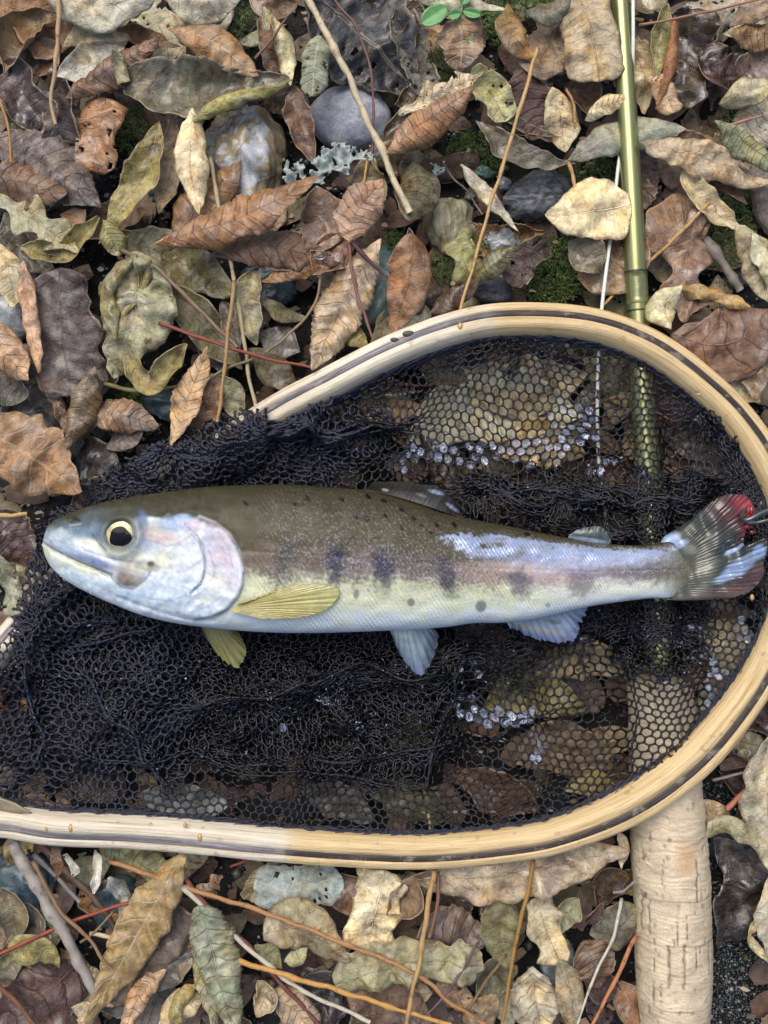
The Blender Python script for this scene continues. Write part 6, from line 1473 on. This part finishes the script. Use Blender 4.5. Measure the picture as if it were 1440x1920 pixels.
fin('tail_fin', [(1236,1018),(1262,1020),(1275,1066),(1262,1118),(1240,1122)], [(1250,1007),(1300,974),(1345,936),(1378,927),(1404,932),(1420,965),(1404,990),(1398,1020),(1412,1030),(1438,1010),(1440,1045),(1432,1080),(1412,1108),(1380,1119),(1320,1124),(1262,1126)],
    zb+8, zb-8, tailc, FM, rays=44, seed=5, nu=110, nv=300, ridge_h=2.2, arch=8, sag=5)
fin('pectoral_fin', [(442,1140),(447,1134),(455,1128)], [(500,1152),(570,1150),(618,1134),(641,1106),(622,1093),(560,1092),(505,1110),(470,1124)], zb+66, zb+74,
    flat((150,140,66), .96, tipc=(170,166,104), patches=[(560,1146,80,6,-6,(150,130,50),.6,.6),(520,1128,60,5,-14,(120,104,44),.5,.7)]), FM, rays=22, seed=6, nu=110, ridge_h=.9, arch=5, label='yellow pectoral fin lying on the flank', edge_j=1.0)
fin('pectoral_fin', [(368,1170),(395,1176),(428,1178)], [(380,1205),(400,1235),(425,1255),(440,1259),(452,1240),(455,1222),(436,1182)], zb-20, zb-48,
    flat((112,106,52), 1.0, tipc=(150,146,84), edgec=(70,72,54)), FM, rays=9, seed=7, label='olive pectoral fin showing below the belly')
fin('pelvic_fin', [(728,1178),(760,1180),(806,1174)], [(735,1196),(752,1235),(786,1274),(806,1258),(820,1225),(824,1195),(812,1180)], zb-22, zb-46,
    flat((140,154,162), .9, tipc=(120,136,160), edgec=(190,200,208), patches=[(810,1215,12,36,10,(74,82,82),.6,.6),(786,1265,12,12,0,(120,130,160),.5,.6),(755,1190,20,10,0,(190,200,190),.6,.6)]), FM, rays=9, seed=8, ridge_h=2.6)
fin('anal_fin', [(950,1164),(1000,1158),(1050,1148),(1085,1140)], [(960,1180),(1002,1201),(1040,1209),(1078,1209),(1092,1195),(1096,1175),(1108,1152),(1112,1144)], zb-20, zb-42,
    flat((138,152,172), .92, tipc=(124,142,180), edgec=(170,186,214), patches=[(1040,1168,14,4,12,(90,106,84),.8,.4),(1000,1182,50,6,14,(150,152,120),.6,.6),(1050,1190,40,4,12,(176,160,150),.5,.6)]), FM, rays=12, seed=9, ridge_h=2.4, edge_j=4)

# ------------------------------------------------------------------ steel clip through the tail
def build_clip():
    m = mat_plain('dark_steel_wire', (104, 108, 110), .3, metal=.85, namp=.15)
    e = empty('fish_hook', W(1400, 965, 160)); E = np.array(e.location)
    tag(e, 'dark steel wire hook going through the bloody tip of the tail', 'hook')
    for pts, r in (([(1530,925,150),(1440,957,168),(1404,974,172),(1393,972,162),(1392,962,150),(1400,955,140)], 4.6),):
        V, F, _ = tube_data(wpts(curve(pts, 50))-E, r*S, 12); mesh('wire', V, F, m, (0, 0, 0), e)
    V, F, _ = tube_data(wpts(curve([(1530,950,146),(1440,975,158),(1406,981,150),(1396,978,142)], 40))-E, 3.4*S, 12); mesh('wire', V, F, m, (0, 0, 0), e)
    mb = N('fresh_blood').p(Base_Color=lin4((120, 10, 18)), Roughness=.06, Coat_Weight=1.0, Transmission_Weight=.2)
    rs = np.random.RandomState(2)
    for (x, y, rx, ry) in ((1409,960,4,11),(1402,988,9,4),(1396,966,4,5),(1410,998,6,4)):
        t = np.linspace(0, np.pi, 10)[:, None]; p = (np.arange(18)*2*np.pi/18)[None]
        V = np.stack([rx*np.sin(t)*np.cos(p)*(1+.2*np.cos(3*p)), ry*np.sin(t)*np.sin(p), 4*np.cos(t)+0*p], -1).reshape(-1, 3)*S+np.array(W(x, y, 148))-FE
        mesh('blood', V, grid_faces(10, 18, True), mb, (0, 0, 0), FR)
build_clip()

# ------------------------------------------------------------------ water drops on the wettest leaves
def drops():
    mw = N('clear_drop').p(Base_Color=(.95, .95, .95, 1), Roughness=.02, Transmission_Weight=1.0, IOR=1.33)
    for i, (x, y, z, rx, ry, lb) in enumerate([(1047,1628,96,19,16,'largest clear water drop on the wet tan leaf'),(1092,1640,94,14,9,'water drop with a bright glint right of the largest one'),(1030,1668,90,15,9,'flat water drop at the lower edge of the wet tan leaf'),
        (1008,1630,92,8,7,'small water drop left of the largest one'),(600,478,104,11,8,'left water drop on the wet orange lobe'),(632,480,104,9,10,'right water drop on the wet orange lobe'),(965,1645,92,6,9,'small water drop near the ochre stem top')]):
        t = np.linspace(0, np.pi, 14)[:, None]; p = (np.arange(24)*2*np.pi/24)[None]
        w = 1+.10*np.cos(2*p+i)+.06*np.cos(3*p+i*2)
        V = np.stack([rx*np.sin(t)*np.cos(p)*w, ry*np.sin(t)*np.sin(p)*w, .5*min(rx, ry)*np.cos(t)+0*p], -1).reshape(-1, 3)*S
        tag(mesh('water_drop', V, grid_faces(14, 24, True), mw, W(x, y, z)), lb, 'water drop')
drops()
